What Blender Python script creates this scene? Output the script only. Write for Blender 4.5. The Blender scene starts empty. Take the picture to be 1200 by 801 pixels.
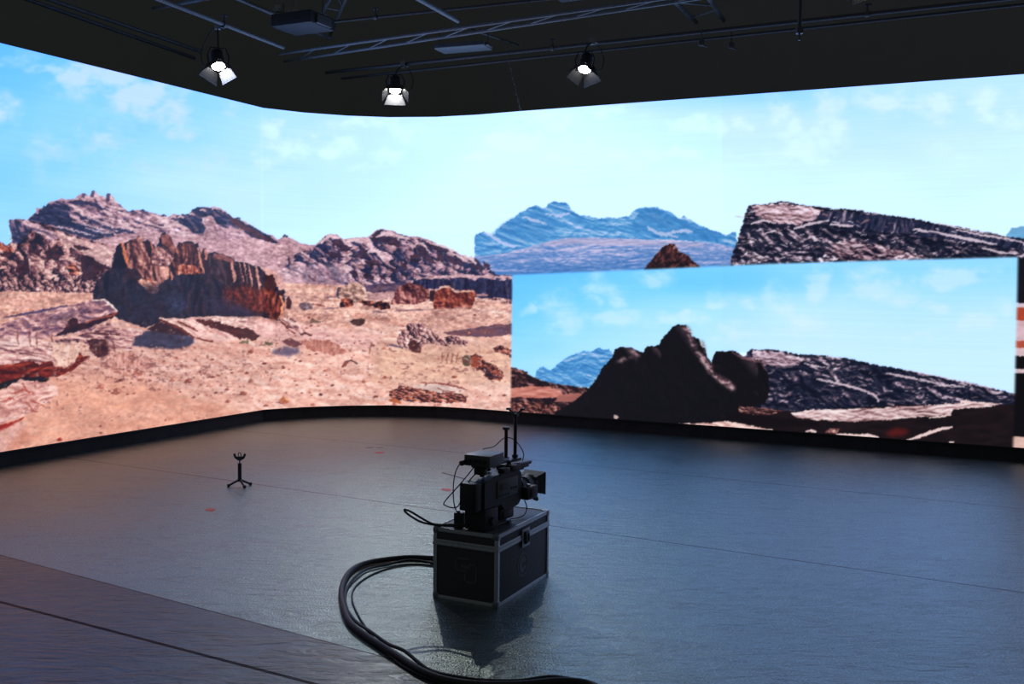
# LED volume stage: a curved screen wall, a flight case with a broadcast camera, stage lamps on a dark grid
import bpy, bmesh, math, random
import numpy as np
from mathutils import Vector, Matrix, Quaternion
SCREEN_GAIN = 1.0
KEY1, KEY2, KEY3, KEY4 = 20, 170, 45, 0
# ---------------------------------------------------------------- the desert picture shown on the screen
import numpy as np
S = 1.6                                  # samples per chart unit
CX0, CX1, CY0, CY1 = -220.0, 1420.0, -30.0, 610.0
CW, CH = int((CX1-CX0)*S), int((CY1-CY0)*S)
IMG = np.zeros((CH, CW, 3), np.float32)
_gx = (CX0 + (np.arange(CW)+.5)/S).astype(np.float32)
_gy = (CY0 + (np.arange(CH)+.5)/S).astype(np.float32)

def _h(ix, iy, seed):
    n = (ix.astype(np.int64)*374761393 + iy.astype(np.int64)*668265263 + seed*974634777) & 0xFFFFFFFF
    n = ((n ^ (n >> 13))*1274126177) & 0xFFFFFFFF
    n = ((n ^ (n >> 16))*2246822519) & 0xFFFFFFFF
    return ((n ^ (n >> 15)) & 0xFFFFFF).astype(np.float32)/0xFFFFFF

def vnoise(x, y, seed=0):
    ix = np.floor(x); iy = np.floor(y); fx = x-ix; fy = y-iy
    fx = fx*fx*(3-2*fx); fy = fy*fy*(3-2*fy)
    a = _h(ix, iy, seed); b = _h(ix+1, iy, seed); c = _h(ix, iy+1, seed); d = _h(ix+1, iy+1, seed)
    return (a+(b-a)*fx)*(1-fy) + (c+(d-c)*fx)*fy

def fbm(x, y, seed=0, octv=4, gain=.5, ridged=False):
    t = 0; amp = 1.0; s = 0
    for o in range(octv):
        n = vnoise(x*2**o+o*17.3, y*2**o-o*9.1, seed+o*31)
        if ridged: n = 1-np.abs(2*n-1)
        t = t+n*amp; s += amp; amp *= gain
    return t/s

def rot(X, Y, deg):
    a = math.radians(deg); c, s = math.cos(a), math.sin(a)
    return X*c+Y*s, -X*s+Y*c            # deg > 0: streaks fall to the right

def worley(x, y, seed=0):
    ix = np.floor(x); iy = np.floor(y)
    f1 = np.full(x.shape, 9., np.float32); f2 = f1.copy(); dx1 = np.zeros_like(f1); dy1 = np.zeros_like(f1); cid = np.zeros_like(f1)
    for j in (-1, 0, 1):
        for i in (-1, 0, 1):
            px = ix+i+.1+.8*_h(ix+i, iy+j, seed); py = iy+j+.1+.8*_h(ix+i, iy+j, seed+7)
            dx = x-px; dy = y-py; d = np.sqrt(dx*dx+dy*dy)
            m = d < f1
            f2 = np.where(m, f1, np.minimum(f2, d)); f1 = np.where(m, d, f1)
            dx1 = np.where(m, dx, dx1); dy1 = np.where(m, dy, dy1); cid = np.where(m, _h(ix+i, iy+j, seed+13), cid)
    return f1, f2, dx1, dy1, cid

def ramp(t, stops):
    ts = [s[0] for s in stops]; cs = np.array([s[1] for s in stops], np.float32)/255.
    return np.stack([np.interp(t, ts, cs[:, k]) for k in range(3)], -1).astype(np.float32)

def rock(stops, sc=(9, 5), ang=0, L=(1, -.6), k=2.2, bias=.5, det=.25, seed=1, octv=4, ridged=True, grad=(0, 0, 0, 0)):
    """shaded rock: slope of a noise relief against the light; grad=(x0,y0,gx,gy) shifts the tone across the face"""
    def f(X, Y):
        e = 1.5
        def hgt(x, y):
            u, v = rot(x, y, ang)
            w = vnoise(u/(sc[0]*2.3)+5, v/(sc[1]*2.3), seed+90)*1.1
            a = fbm(u/sc[0]+w, v/sc[1]+w*.7, seed, octv, .42, False)
            return a if not ridged else .55*a+.45*fbm(u/sc[0]*.7+w, v/sc[1]*.7+w, seed+20, 3, .4, True)
        h0 = hgt(X-e/2, Y-e/2); gx = (hgt(X+e/2, Y-e/2)-h0)/e; gy = (hgt(X-e/2, Y+e/2)-h0)/e
        s = -(gx*L[0]+gy*L[1])*min(sc)*k*.62
        u, v = rot(X, Y, ang)
        big = fbm(u/(sc[0]*3.2)+9, v/(sc[1]*2.6), seed+61, 3)-.5
        t = bias + .42*np.tanh(s/.42) + big*.75*min(1, k*.5) + det*(fbm(X/3.4, Y/2.4, seed+50, 3)-.5) + (X-grad[0])*grad[2] + (Y-grad[1])*grad[3]
        return ramp(t, stops)
    return f

def boulders(stops, sc=(9, 7), ang=0, L=(.8, -.6), seed=3, bias=.5, k=.9, gap=.16, grad=(0, 0, 0, 0), warp=.55):
    def f(X, Y):
        u, v = rot(X, Y, ang)
        wu = (fbm(X/sc[0]*.8, Y/sc[1]*.8, seed+5, 4, .6)-.5)*warp*2.6; wv = (fbm(X/sc[0]*.8+40, Y/sc[1]*.8, seed+6, 4, .6)-.5)*warp*2.6
        f1, f2, dx, dy, cid = worley(u/sc[0]+wu, v/sc[1]+wv, seed)
        g1, g2, ex, ey, cid2 = worley(u/sc[0]*2.1+wu*2, v/sc[1]*2.1+wv*2, seed+40)
        big = fbm(u/(sc[0]*2.6), v/(sc[1]*2.2), seed+71, 3)-.5
        s = (dx*L[0]+dy*L[1])*k*.9 + (ex*L[0]+ey*L[1])*k*.5
        t = bias + .5*np.tanh(s/.5) + (cid-.5)*.3 + (cid2-.5)*.2 + big*.8 + .3*(fbm(X/3.2, Y/2.4, seed+9, 3)-.5)
        e = np.clip((f2-f1)/gap, 0, 1)
        t = t-(1-e)*.3 + (X-grad[0])*grad[2] + (Y-grad[1])*grad[3]
        return ramp(t, stops)
    return f

def flat(c, var=0, sc=(20, 6), seed=1, c2=None):
    c = np.array(c, np.float32)/255.; c2_ = c*.85 if c2 is None else np.array(c2, np.float32)/255.
    def f(X, Y):
        n = fbm(X/sc[0], Y/sc[1], seed, 4)
        n = np.clip((n-.5)*2.2*var+.5, 0, 1) if var else np.zeros_like(X)
        return c+(c2_-c)*n[..., None]
    return f

def _box(x0, y0, x1, y1):
    i0 = max(0, int((x0-CX0)*S)-2); i1 = min(CW, int((x1-CX0)*S)+3)
    j0 = max(0, int((y0-CY0)*S)-2); j1 = min(CH, int((y1-CY0)*S)+3)
    if i1 <= i0 or j1 <= j0: return None
    X, Y = np.meshgrid(_gx[i0:i1], _gy[j0:j1])
    return i0, i1, j0, j1, X, Y

def blur(a, r):
    n = max(1, int(round(r*S)))
    for _ in range(2):
        for ax in (0, 1):
            p = np.pad(a, [(n, n) if i == ax else (0, 0) for i in range(2)], mode='edge')
            c = np.cumsum(p, axis=ax); c = np.concatenate([np.zeros_like(np.take(c, [0], ax)), c], ax)
            m = a.shape[ax]
            a = (np.take(c, range(2*n+1, 2*n+1+m), ax)-np.take(c, range(0, m), ax))/(2*n+1)
    return a

def fill(poly, shader, rough=1.2, rs=4.0, soft=0, alpha=1.0, seed=0, clip=None):
    P = np.array(poly, np.float32)
    pad = rough*2+soft*3+2
    b = _box(P[:, 0].min()-pad, P[:, 1].min()-pad, P[:, 0].max()+pad, P[:, 1].max()+pad)
    if b is None: return
    i0, i1, j0, j1, X, Y = b
    if rough:
        xs = X+(fbm(X/rs, Y/rs, 700+seed, 3, .6)-.5)*4*rough; ys = Y+(fbm(X/rs+31, Y/rs+7, 800+seed, 3, .6)-.5)*3.2*rough
    else: xs, ys = X, Y
    m = np.zeros(X.shape, bool); n = len(P)
    for k in range(n):
        x0, y0 = P[k]; x1, y1 = P[(k+1) % n]
        if y0 == y1: continue
        c = (ys > min(y0, y1)) & (ys <= max(y0, y1))
        if not c.any(): continue
        m ^= c & (xs < x0+(ys-y0)*(x1-x0)/(y1-y0))
    a = m.astype(np.float32)
    a = blur(a, soft) if soft else a
    if clip is not None: a = a*clip[j0:j1, i0:i1]
    a = (a*alpha)[..., None]
    IMG[j0:j1, i0:i1] = IMG[j0:j1, i0:i1]*(1-a)+shader(X, Y)*a

def stroke(pts, w, c, rough=.5, soft=0, alpha=1, var=0, seed=0, clip=None):
    """a tapering line"""
    P = np.array(pts, np.float32); n = len(P)
    T = np.gradient(P, axis=0); T /= np.linalg.norm(T, axis=1)[:, None]+1e-6
    N = np.stack([-T[:, 1], T[:, 0]], 1)
    ww = np.array([w*(.25+.75*math.sin(math.pi*(i+.5)/n)) for i in range(n)])[:, None] if np.isscalar(w) else np.array(w)[:, None]
    fill(np.concatenate([P+N*ww/2, (P-N*ww/2)[::-1]]), flat(c, var) if not callable(c) else c, rough, 3., soft, alpha, seed, clip)

def stones(n, box, r, seed, cols, ell=1.6, pw=2.0, inside=None, clip=None):
    """loose stones: lit on the right, a short shadow to the left"""
    R = random.Random(seed)
    for _ in range(n):
        x = R.uniform(box[0], box[2]); y = R.uniform(box[1], box[3])
        if inside and not inside(x, y): continue
        a = r[0]+(r[1]-r[0])*R.random()**pw; h = a/ell*R.uniform(.7, 1.3)
        c = np.array(R.choice(cols), np.float32); v = R.uniform(.85, 1.1)
        sh = [(x-a*1.5, y+h*.55), (x-a*.3, y-h*.2), (x+a*.8, y+h*.3), (x+a*.3, y+h*.8), (x-a*.8, y+h*.8)]
        fill(sh, flat((112, 62, 66)), .3, 2., alpha=.75, seed=R.randrange(99), clip=clip)
        body = [(x+a*math.cos(t)*R.uniform(.75, 1.1), y+h*math.sin(t)*R.uniform(.75, 1.1)) for t in np.linspace(0, 2*math.pi, 9)[:-1]]
        fill(body, flat(np.clip(c*v, 0, 255)), .3, 2., seed=R.randrange(99), clip=clip)
        lit = [(x-a*.1, y-h*.8), (x+a*.7, y-h*.4), (x+a*.9, y+h*.25), (x+a*.35, y-h*.05)]
        fill(lit, flat(np.clip(c*v*1.35+25, 0, 255)), .25, 2., seed=R.randrange(99), clip=clip)

def clouds(blobs, c, amp, seed, clip=None):
    """wisps: a soft envelope from the blobs times a fractal"""
    x0 = min(b[0]-b[2]*2 for b in blobs); x1 = max(b[0]+b[2]*2 for b in blobs)
    y0 = min(b[1]-b[3]*2 for b in blobs); y1 = max(b[1]+b[3]*2 for b in blobs)
    i0, i1, j0, j1, X, Y = _box(x0, y0, x1, y1)
    wx = X+(fbm(X/30, Y/22, seed+3, 3)-.5)*26; wy = Y+(fbm(X/30+9, Y/22, seed+4, 3)-.5)*18
    E = np.zeros_like(X)
    for (x, y, rx, ry, a) in blobs:
        E = np.maximum(E, a*np.exp(-(((wx-x)/rx)**2+((wy-y)/ry)**2)*.8))
    n = fbm(X/24+3, Y/15, seed, 6, .6)
    m = np.clip(E*1.45+(n-.5)*2.1*np.clip(E*2.2, 0, 1)-.22, 0, 1)
    m = (m*.45+.55*m*m*(3-2*m))*.88*amp
    if clip is not None: m = m*clip[j0:j1, i0:i1]
    IMG[j0:j1, i0:i1] = IMG[j0:j1, i0:i1]*(1-m[..., None])+np.array(c, np.float32)/255.*m[..., None]

# palettes
MAUVE = [(0, (40, 46, 80)), (.22, (62, 60, 92)), (.4, (124, 94, 116)), (.58, (178, 136, 152)), (.8, (214, 172, 184)), (1.05, (236, 204, 212))]
MAUVE_D = [(0, (36, 44, 78)), (.35, (54, 58, 92)), (.55, (84, 72, 102)), (.75, (150, 116, 138)), (1, (210, 172, 184))]
ROSE = [(0, (32, 30, 48)), (.2, (70, 44, 60)), (.4, (138, 88, 94)), (.6, (198, 140, 138)), (.82, (232, 184, 178)), (1.05, (248, 214, 206))]
RED = [(0, (26, 26, 42)), (.25, (62, 34, 42)), (.45, (118, 56, 50)), (.65, (172, 88, 72)), (.85, (222, 144, 122)), (1.1, (246, 196, 178))]
DARK = [(0, (14, 18, 34)), (.35, (26, 30, 52)), (.6, (44, 44, 64)), (.76, (92, 78, 94)), (.92, (176, 154, 172)), (1.15, (240, 226, 236))]
BLUE = [(0, (52, 120, 186)), (.4, (78, 150, 212)), (.6, (110, 172, 222)), (.8, (166, 194, 232)), (1.1, (210, 214, 240))]
SANDC = [(0, (190, 122, 110)), (.3, (216, 156, 142)), (.55, (232, 178, 164)), (.8, (242, 198, 186)), (1.1, (250, 220, 212))]
BLACKR = [(0, (13, 13, 19)), (.6, (19, 16, 22)), (.8, (34, 26, 32)), (1.0, (96, 72, 80)), (1.2, (160, 126, 134))]

def paint_picture():
    X, Y = np.meshgrid(_gx, _gy)
    # ---- sky of the wide picture
    n = fbm(X/210, Y/70, 11, 4)
    u = np.clip((X+40)/620, 0, 1)*.62 + np.clip((Y-40)/230, 0, 1)*.46 + (n-.5)*.34
    u -= np.exp(-((X-850)/190)**2-((Y-105)/26)**2)*.30 - .03
    IMG[:] = ramp(u, [(0, (98, 192, 248)), (.25, (122, 208, 253)), (.5, (158, 224, 254)), (.75, (194, 239, 254)), (1.0, (216, 247, 254)), (1.3, (223, 249, 255))])
    c1 = (204, 232, 250)
    clouds([(60, 84, 26, 9, .7), (95, 95, 34, 20, .9), (130, 92, 48, 18, .95), (165, 112, 46, 24, .95), (195, 128, 34, 20, .9), (212, 152, 22, 10, .6), (10, 128, 18, 20, .6), (0, 60, 60, 26, .35), (60, 180, 30, 40, .35),
            (120, 160, 40, 26, .45), (135, 182, 20, 14, .5), (195, 190, 36, 16, .4), (270, 128, 14, 10, .6), (255, 190, 30, 20, .4), (-60, 40, 70, 40, .7), (-150, 90, 70, 60, .8)], c1, .95, 21)
    clouds([(318, 150, 14, 16, .8), (345, 172, 40, 16, .7), (385, 172, 30, 16, .7), (425, 145, 36, 10, .7), (455, 142, 20, 12, .7), (478, 158, 22, 12, .7), (450, 185, 20, 16, .6), (430, 198, 22, 8, .5), (318, 190, 20, 30, .45),
            (555, 185, 24, 8, .6), (582, 165, 22, 12, .7), (610, 170, 30, 22, .7), (560, 210, 40, 12, .3), (640, 140, 40, 20, .6), (660, 180, 40, 24, .5), (720, 130, 34, 9, .8), (735, 185, 46, 14, .6), (800, 178, 26, 10, .8),
            (815, 145, 26, 12, .7), (838, 148, 14, 10, .7), (870, 148, 16, 10, .7), (850, 180, 10, 14, .4), (830, 210, 50, 20, .3), (915, 130, 14, 26, .7), (925, 155, 18, 18, .8), (945, 175, 34, 16, .9), (975, 130, 18, 30, .8),
            (970, 165, 20, 22, .7), (1040, 120, 36, 20, .7), (1090, 125, 40, 18, .7), (1150, 120, 30, 18, .7), (1170, 140, 34, 14, .6), (1120, 180, 60, 20, .3), (1300, 120, 80, 40, .7)], (226, 248, 254), .75, 25)
    # ---- far blue mountains in the middle
    fill([(556, 300), (556, 276), (562, 272), (568, 271), (574, 277), (580, 275), (580, 270), (590, 262), (603, 254), (612, 248), (622, 243), (628, 240), (634, 243), (640, 244), (643, 238), (650, 236), (656, 238), (664, 237), (671, 247), (680, 252), (690, 253), (700, 256), (710, 255), (716, 254), (722, 256), (728, 254), (738, 253), (744, 246), (752, 243), (762, 243), (768, 242), (778, 246), (786, 248), (792, 254), (797, 256), (801, 252), (806, 256), (815, 261), (826, 266), (836, 270), (844, 272), (850, 276), (856, 273), (862, 272), (866, 300), (866, 322), (556, 322)],
         rock(BLUE, (16, 5), 14, (-.2, -1), 1.5, .40, .35, 4, grad=(700, 0, .0000, 0)), .9, 3)
    fill([(740, 262), (750, 247), (768, 243), (790, 254), (815, 262), (845, 273), (846, 282), (800, 282), (770, 276), (745, 272)], rock(BLUE, (10, 5), 18, (.2, -1), 1.2, .14, .3, 5), 1, 3, alpha=.75)
    fill([(574, 277), (590, 262), (620, 246), (640, 250), (660, 262), (640, 280), (600, 284), (580, 282)], rock(BLUE, (16, 6), 20, (.2, -1), 1.0, .22, .3, 6), 1, 3, alpha=.6, soft=2)
    for p in ([(568, 272), (580, 280), (592, 286), (604, 290)], [(640, 250), (655, 253), (668, 250)], [(612, 254), (626, 258), (640, 262)], [(758, 266), (768, 272), (782, 275), (795, 278)], [(782, 273), (800, 270), (812, 271)]):
        stroke(p, 4, (190, 200, 234), 1.2, 0, .8)
    fill([(556, 300), (580, 298), (600, 294), (625, 288), (645, 282), (665, 279), (700, 278), (740, 280), (790, 281), (830, 284), (866, 290), (866, 330), (556, 330)],
         rock([(0, (58, 112, 180)), (.4, (92, 134, 196)), (.6, (132, 156, 208)), (.8, (186, 184, 224)), (1, (214, 204, 232))], (9, 2.2), -2, (0, -1), 1.2, .56, .4, 7, grad=(0, 297, 0, -.012)), .7, 3)
    fill([(625, 288), (665, 279), (740, 281), (830, 286), (820, 290), (740, 287), (660, 286)], flat((190, 184, 222), .6, (8, 3), 3), 1, 4, alpha=.7, soft=1)
    # small brown peak in front of the hills
    fill([(754, 316), (760, 308), (770, 297), (777, 289), (784, 285), (790, 286), (796, 295), (805, 298), (812, 305), (820, 312), (820, 320), (754, 320)], rock([(0, (26, 18, 26)), (.4, (60, 34, 38)), (.65, (104, 60, 58)), (.9, (180, 130, 122))], (6, 8), 40, (-1, -.5), 1.6, .26, .3, 8), .8, 3)
    fill([(828, 316), (845, 311), (858, 312), (858, 318), (828, 320)], flat((96, 62, 70), .5), .6, 3)
    # far right blue hill and the long dark ridge
    fill([(1180, 275), (1186, 267), (1196, 265), (1240, 262), (1300, 270), (1340, 300), (1180, 300)], flat((118, 184, 232), .6), .8, 3)
    ridge = [(856, 308), (860, 292), (865, 280), (871, 262), (873, 250), (877, 241), (885, 240), (893, 239), (905, 238), (915, 236), (925, 237), (935, 239), (945, 241), (962, 242), (975, 245), (990, 245), (1010, 247), (1025, 250), (1050, 253), (1080, 258), (1100, 262), (1130, 267), (1160, 273), (1180, 277), (1200, 279), (1260, 284), (1420, 310), (1420, 610), (856, 610)]
    fill(ridge, rock(DARK, (8, 6), 10, (.4, -1), 2.0, .46, .6, 12), 1.1, 3.2)
    fill([(882, 241), (915, 239), (945, 243), (965, 246), (955, 256), (940, 262), (915, 262), (900, 258), (886, 252)], rock([(0, (60, 50, 70)), (.3, (120, 88, 96)), (.6, (196, 160, 172)), (1, (245, 226, 238))], (6, 3), 5, (.2, -1), 2, .58, .4, 13), 2, 4)
    fill([(960, 247), (1010, 250), (1060, 257), (1110, 266), (1160, 275), (1200, 281), (1200, 292), (1140, 284), (1080, 276), (1020, 270), (975, 262), (958, 254)],
         rock([(0, (18, 24, 46)), (.5, (38, 44, 72)), (.8, (74, 66, 92)), (1.05, (200, 180, 196))], (14, 9), 100, (-1, -.3), 1.6, .44, .2, 14), 1.2, 5)
    for p, w in (([(972, 263), (986, 264), (1000, 265)], 3), ([(1088, 270), (1110, 275), (1140, 281), (1168, 286)], 3.4), ([(1120, 269), (1150, 275), (1180, 280), (1200, 284)], 2.4), ([(1100, 262), (1130, 268), (1160, 274)], 1.6), ([(1150, 290), (1175, 296), (1190, 297)], 2.2),
                 ([(930, 268), (950, 262), (972, 258)], 3), ([(880, 262), (896, 258), (910, 262)], 2.6), ([(896, 274), (908, 270), (918, 276)], 2.4), ([(1070, 268), (1080, 270), (1088, 272)], 3)):
        stroke(p, w, (224, 204, 218), .8, 0, .9)
    fill([(975, 285), (990, 281), (1010, 282), (1030, 287), (1050, 292), (1075, 298), (1095, 303), (1080, 308), (1000, 308), (975, 300)], rock([(0, (22, 22, 40)), (.35, (90, 66, 80)), (.7, (190, 158, 172)), (1, (240, 222, 232))], (6, 4), 12, (.3, -1), 2, .42, .5, 15), 1.6, 4)
    fill([(868, 300), (880, 294), (895, 298), (905, 303), (895, 308), (866, 308)], rock(DARK, (5, 3), 10, (.3, -1), 2, .7, .5, 16), 1.5, 3)
    fill([(958, 304), (968, 297), (980, 299), (982, 304), (970, 308), (958, 308)], rock(DARK, (4, 3), 10, (.3, -1), 2, .8, .5, 185), 1, 3)
    R = random.Random(5)
    for _ in range(150):                 # small sunlit edges all over the dark ridge
        x = R.uniform(865, 1190); y = R.uniform(246, 306)
        if y < 250+(x-960)*.13: continue
        l = R.uniform(2, 9); a = R.uniform(-.5, .4)
        stroke([(x-l/2, y-a*l/2), (x, y-.4), (x+l/2, y+a*l/2)], R.uniform(.8, 1.8), R.choice([(196, 172, 188), (150, 112, 116), (120, 100, 120), (222, 208, 224)]), .5, 0, .8, seed=R.randrange(50))
    # right edge of the wide picture beside the inset
    rx0, rx1 = 1180, 1420
    for y0, y1, c in ((301, 354, (22, 22, 32)), (354, 359, (226, 210, 226)), (359, 374, (186, 74, 54)), (374, 398, (226, 190, 200)), (398, 407, (190, 86, 68)), (407, 416, (228, 200, 206)), (416, 431, (16, 14, 18)), (431, 436, (226, 200, 206)), (436, 511, (14, 12, 16)), (511, 610, (238, 196, 184))):
        fill([(rx0, y0), (rx1, y0+14), (rx1, y1+14), (rx0, y1)], flat(c, .5, (10, 3), int(y0)), .8, 4)
    fill([(1206, 350), (1230, 344), (1300, 352), (1420, 346), (1420, 420), (1206, 420)], rock(RED, (16, 9), 12, (-.6, -1), 1.5, .55, .5, 301), 3, 7)
    fill([(1208, 376), (1260, 368), (1330, 374), (1420, 366), (1420, 400), (1300, 404), (1208, 398)], rock(ROSE, (14, 6), 6, (-.4, -1), 1.5, .7, .5, 302), 3, 7)
    fill([(1204, 416), (1420, 408), (1420, 500), (1204, 512)], boulders(DARK, (26, 16), 8, (-.6, -.8), 303, .42, 1.1, .25), 2, 6)
    fill([(1210, 508), (1420, 494), (1420, 610), (1210, 610)], rock(SANDC, (18, 7), 8, (.5, -1), .8, .56, .5, 304), 2, 6)
    # ---- left half: slope and ridges
    sil = [(-220, 250), (-150, 236), (-90, 246), (-40, 262), (-10, 276), (0, 282), (4, 285), (8, 287), (14, 283), (12.5, 270), (11, 258), (20, 256), (27, 257), (31, 259), (35, 254), (42, 249), (43, 243), (48, 244.5), (55, 241), (57, 237), (68, 234), (72, 232), (80, 234), (89, 232), (92, 228), (100, 227), (106, 230), (108, 226), (109, 224), (113, 225), (115, 230), (120, 229), (124, 232), (126, 228), (129, 227), (133, 231), (136, 239), (145, 244), (150, 248), (155, 247), (158, 246), (167, 246), (175, 249), (187, 252), (192, 251), (195, 254), (200, 253), (203, 250), (208, 252), (215, 252), (222, 251), (225, 246), (231, 243), (240, 242), (246, 243), (250, 242), (258, 244), (265, 248), (272, 255), (277, 256), (279, 254), (281, 257), (290, 261), (300, 267), (312, 274), (320, 276), (325, 281), (332, 277), (338, 278), (345, 281), (352, 285), (358, 286), (362, 287), (370, 287), (376, 281), (381, 276), (387, 274), (395, 275), (402, 280), (410, 279), (420, 278), (428, 280), (437, 273), (442, 269), (446, 268), (452, 269), (460, 270), (470, 275), (480, 277), (490, 277), (495, 279), (502, 281), (508, 283), (515, 288), (524, 291), (533, 295), (540, 298), (548, 302), (553, 305), (560, 307), (565, 310), (570, 312), (575, 318), (583, 322), (595, 322), (601, 324), (601, 610), (-220, 610)]
    fill(sil, flat((202, 158, 170), .9, (9, 5), 31, (170, 126, 142)), .5, 3)
    # mountain body with slanting strata
    fill([(30, 262), (31, 259), (42, 249), (57, 238), (72, 234), (90, 233), (110, 227), (135, 235), (150, 248), (170, 247), (200, 255), (225, 270), (250, 280), (215, 283), (180, 272), (150, 274), (108, 281), (78, 274), (60, 268)],
         rock(MAUVE, (10, 4.5), 17, (.5, -1), 1.9, .44, .7, 33, grad=(100, 255, .0035, -.004)), .8, 4)
    fill([(32, 262), (36, 255), (57, 240), (76, 236), (84, 246), (80, 256), (95, 262), (120, 268), (142, 272), (108, 280), (78, 273), (62, 264), (46, 262)], rock(MAUVE_D, (10, 4), 18, (.5, -1), 1.8, .22, .35, 34), 2.2, 5)
    fill([(76, 237), (90, 234), (105, 236), (118, 241), (126, 246), (118, 246), (104, 240), (88, 239)], flat((52, 50, 84)), 1, 3)
    for p, w in (([(86, 250), (100, 255), (115, 262), (132, 268)], 3), ([(84, 262), (100, 266), (118, 272), (134, 276)], 3.4), ([(120, 266), (135, 269), (150, 271), (160, 273)], 3), ([(100, 270), (112, 274), (130, 277)], 2.6), ([(66, 268), (90, 274), (110, 279)], 3)):
        stroke(p, w, (46, 52, 86), 1.2, 0, .85)
        stroke([(x, y-3.4) for x, y in p], w*.8, (222, 184, 196), 1.2, 0, .8)
    for x, y, h in ((110, 225, 6), (128, 228, 9), (99, 228, 4)):      # the towers on the summit
        fill([(x-4, y+h), (x-3, y-1), (x, y-2), (x+2, y), (x+4, y+h)], flat((92, 78, 110)), .5, 2)
        fill([(x+0, y+h), (x+1, y), (x+3, y+1), (x+7, y+h)], flat((226, 188, 198)), .5, 2)
    # smooth pink slope under the summit
    fill([(104, 283), (130, 278), (160, 273), (185, 271), (215, 278), (240, 272), (262, 268), (285, 268), (305, 280), (325, 284), (360, 288), (395, 296), (400, 330), (340, 330), (240, 300), (150, 300), (120, 292)],
         rock([(0, (150, 108, 124)), (.5, (198, 154, 166)), (1, (228, 188, 194))], (10, 4), 12, (.5, -1), .8, .6, .5, 36), 1, 5)
    # dark knob and its long dark back
    fill([(200, 256), (208, 252), (222, 251), (225, 246), (231, 243), (246, 243), (258, 245), (268, 252), (281, 258), (300, 268), (316, 276), (326, 284), (320, 285), (306, 281), (293, 277), (282, 268), (265, 267), (258, 266), (248, 262), (240, 268), (238, 277), (226, 272), (212, 262)], rock(MAUVE_D, (7, 5), 25, (.6, -1), 1.8, .26, .3, 37), 1, 4)
    fill([(236, 255), (248, 252), (256, 264), (266, 270), (282, 271), (290, 279), (270, 282), (248, 276), (240, 266)], rock(MAUVE, (8, 4), 30, (.6, -1), .8, .74, .3, 38), 1, 4)
    fill([(266, 250), (281, 260), (300, 270), (316, 279), (322, 284), (304, 279), (290, 272), (272, 262)], flat((88, 52, 66), .7, (6, 4)), 1, 4)
    for x, y in ((203, 253), (211, 253), (225, 250), (238, 245), (251, 243), (334, 279), (342, 283)): stroke([(x-3, y+2), (x, y), (x+4, y+2)], 3, (206, 168, 180), .7)
    for x, y in ((279, 255), (155, 247), (167, 246), (192, 252), (334, 276)): stroke([(x-3, y+1), (x, y), (x+3, y+1)], 2.4, (62, 58, 90), .6)
    # mountain in the middle: boulders tumbled down the face
    fill([(338, 300), (372, 288), (380, 277), (387, 274), (402, 280), (428, 280), (446, 268), (470, 275), (500, 281), (530, 294), (556, 306), (572, 314), (583, 322), (601, 323), (601, 336), (540, 330), (480, 334), (420, 334), (360, 330), (330, 318)],
         boulders(MAUVE, (19, 10), 24, (.7, -.75), 41, .50, 1.3, .26), 1, 3)
    fill([(360, 296), (380, 284), (410, 284), (440, 276), (470, 282), (500, 290), (530, 302), (550, 314), (520, 322), (470, 312), (430, 308), (390, 306)], boulders(MAUVE, (20, 11), 26, (.7, -.75), 42, .46, 1.2, .2), 3, 6)
    for poly in ([(390, 283), (398, 280), (404, 286), (398, 289), (390, 288)], [(436, 275), (444, 269), (452, 272), (462, 277), (470, 284), (467, 291), (460, 287), (450, 283), (438, 284)],
                 [(416, 300), (422, 292), (430, 292), (434, 298), (424, 304)], [(396, 292), (404, 287), (414, 289), (410, 294), (398, 295)], [(426, 306), (440, 304), (446, 309), (434, 312)], [(497, 284), (505, 284), (520, 291), (530, 297), (522, 296), (508, 293)],
                 [(488, 286), (498, 290), (503, 300), (512, 308), (504, 309), (496, 302), (488, 292)], [(480, 299), (490, 297), (495, 303), (489, 308), (482, 305)], [(522, 298), (532, 300), (544, 307), (542, 312), (532, 310), (524, 305)], [(511, 294), (518, 296), (521, 306), (513, 305)],
                 [(552, 301), (560, 305), (564, 310), (556, 309)], [(566, 306), (574, 310), (574, 316), (568, 312)], [(550, 309), (562, 312), (570, 317), (560, 316)], [(384, 295), (396, 296), (406, 302), (398, 302), (386, 300)], [(364, 316), (372, 317), (380, 318), (376, 321), (366, 320)],
                 [(382, 318), (390, 322), (397, 328), (390, 328), (384, 324)], [(412, 316), (418, 318), (420, 325), (414, 324)], [(424, 320), (436, 322), (440, 328), (428, 327)], [(456, 312), (466, 316), (467, 320), (458, 317)], [(444, 322), (452, 324), (452, 328), (446, 327)], [(470, 306), (475, 310), (476, 318), (470, 316)]):
        fill(poly, flat((48, 46, 76), .6, (5, 4), 3, (84, 54, 70)), .8, 3)
    for p, w in (([(440, 278), (448, 275), (462, 275), (480, 280)], 3.5), ([(447, 272), (458, 274), (468, 278)], 4), ([(500, 283), (520, 289), (536, 296)], 2.4), ([(524, 296), (536, 299), (546, 306)], 3), ([(544, 299), (553, 304), (558, 309)], 4), ([(488, 284), (496, 286), (504, 296)], 3), ([(376, 284), (386, 276), (398, 279)], 4), ([(430, 296), (440, 292), (448, 300), (452, 306)], 6), ([(405, 283), (416, 281), (426, 284)], 4)):
        stroke(p, w, (232, 198, 206), 1, 0, .9)
    fill([(334, 314), (350, 308), (400, 312), (410, 324), (400, 336), (330, 334), (330, 322)], rock([(0, (120, 92, 120)), (.5, (196, 156, 172)), (1, (232, 200, 206))], (9, 5), 20, (.6, -1), 1.4, .58, .3, 44), 2, 4, alpha=.6, soft=1.5)
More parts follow.
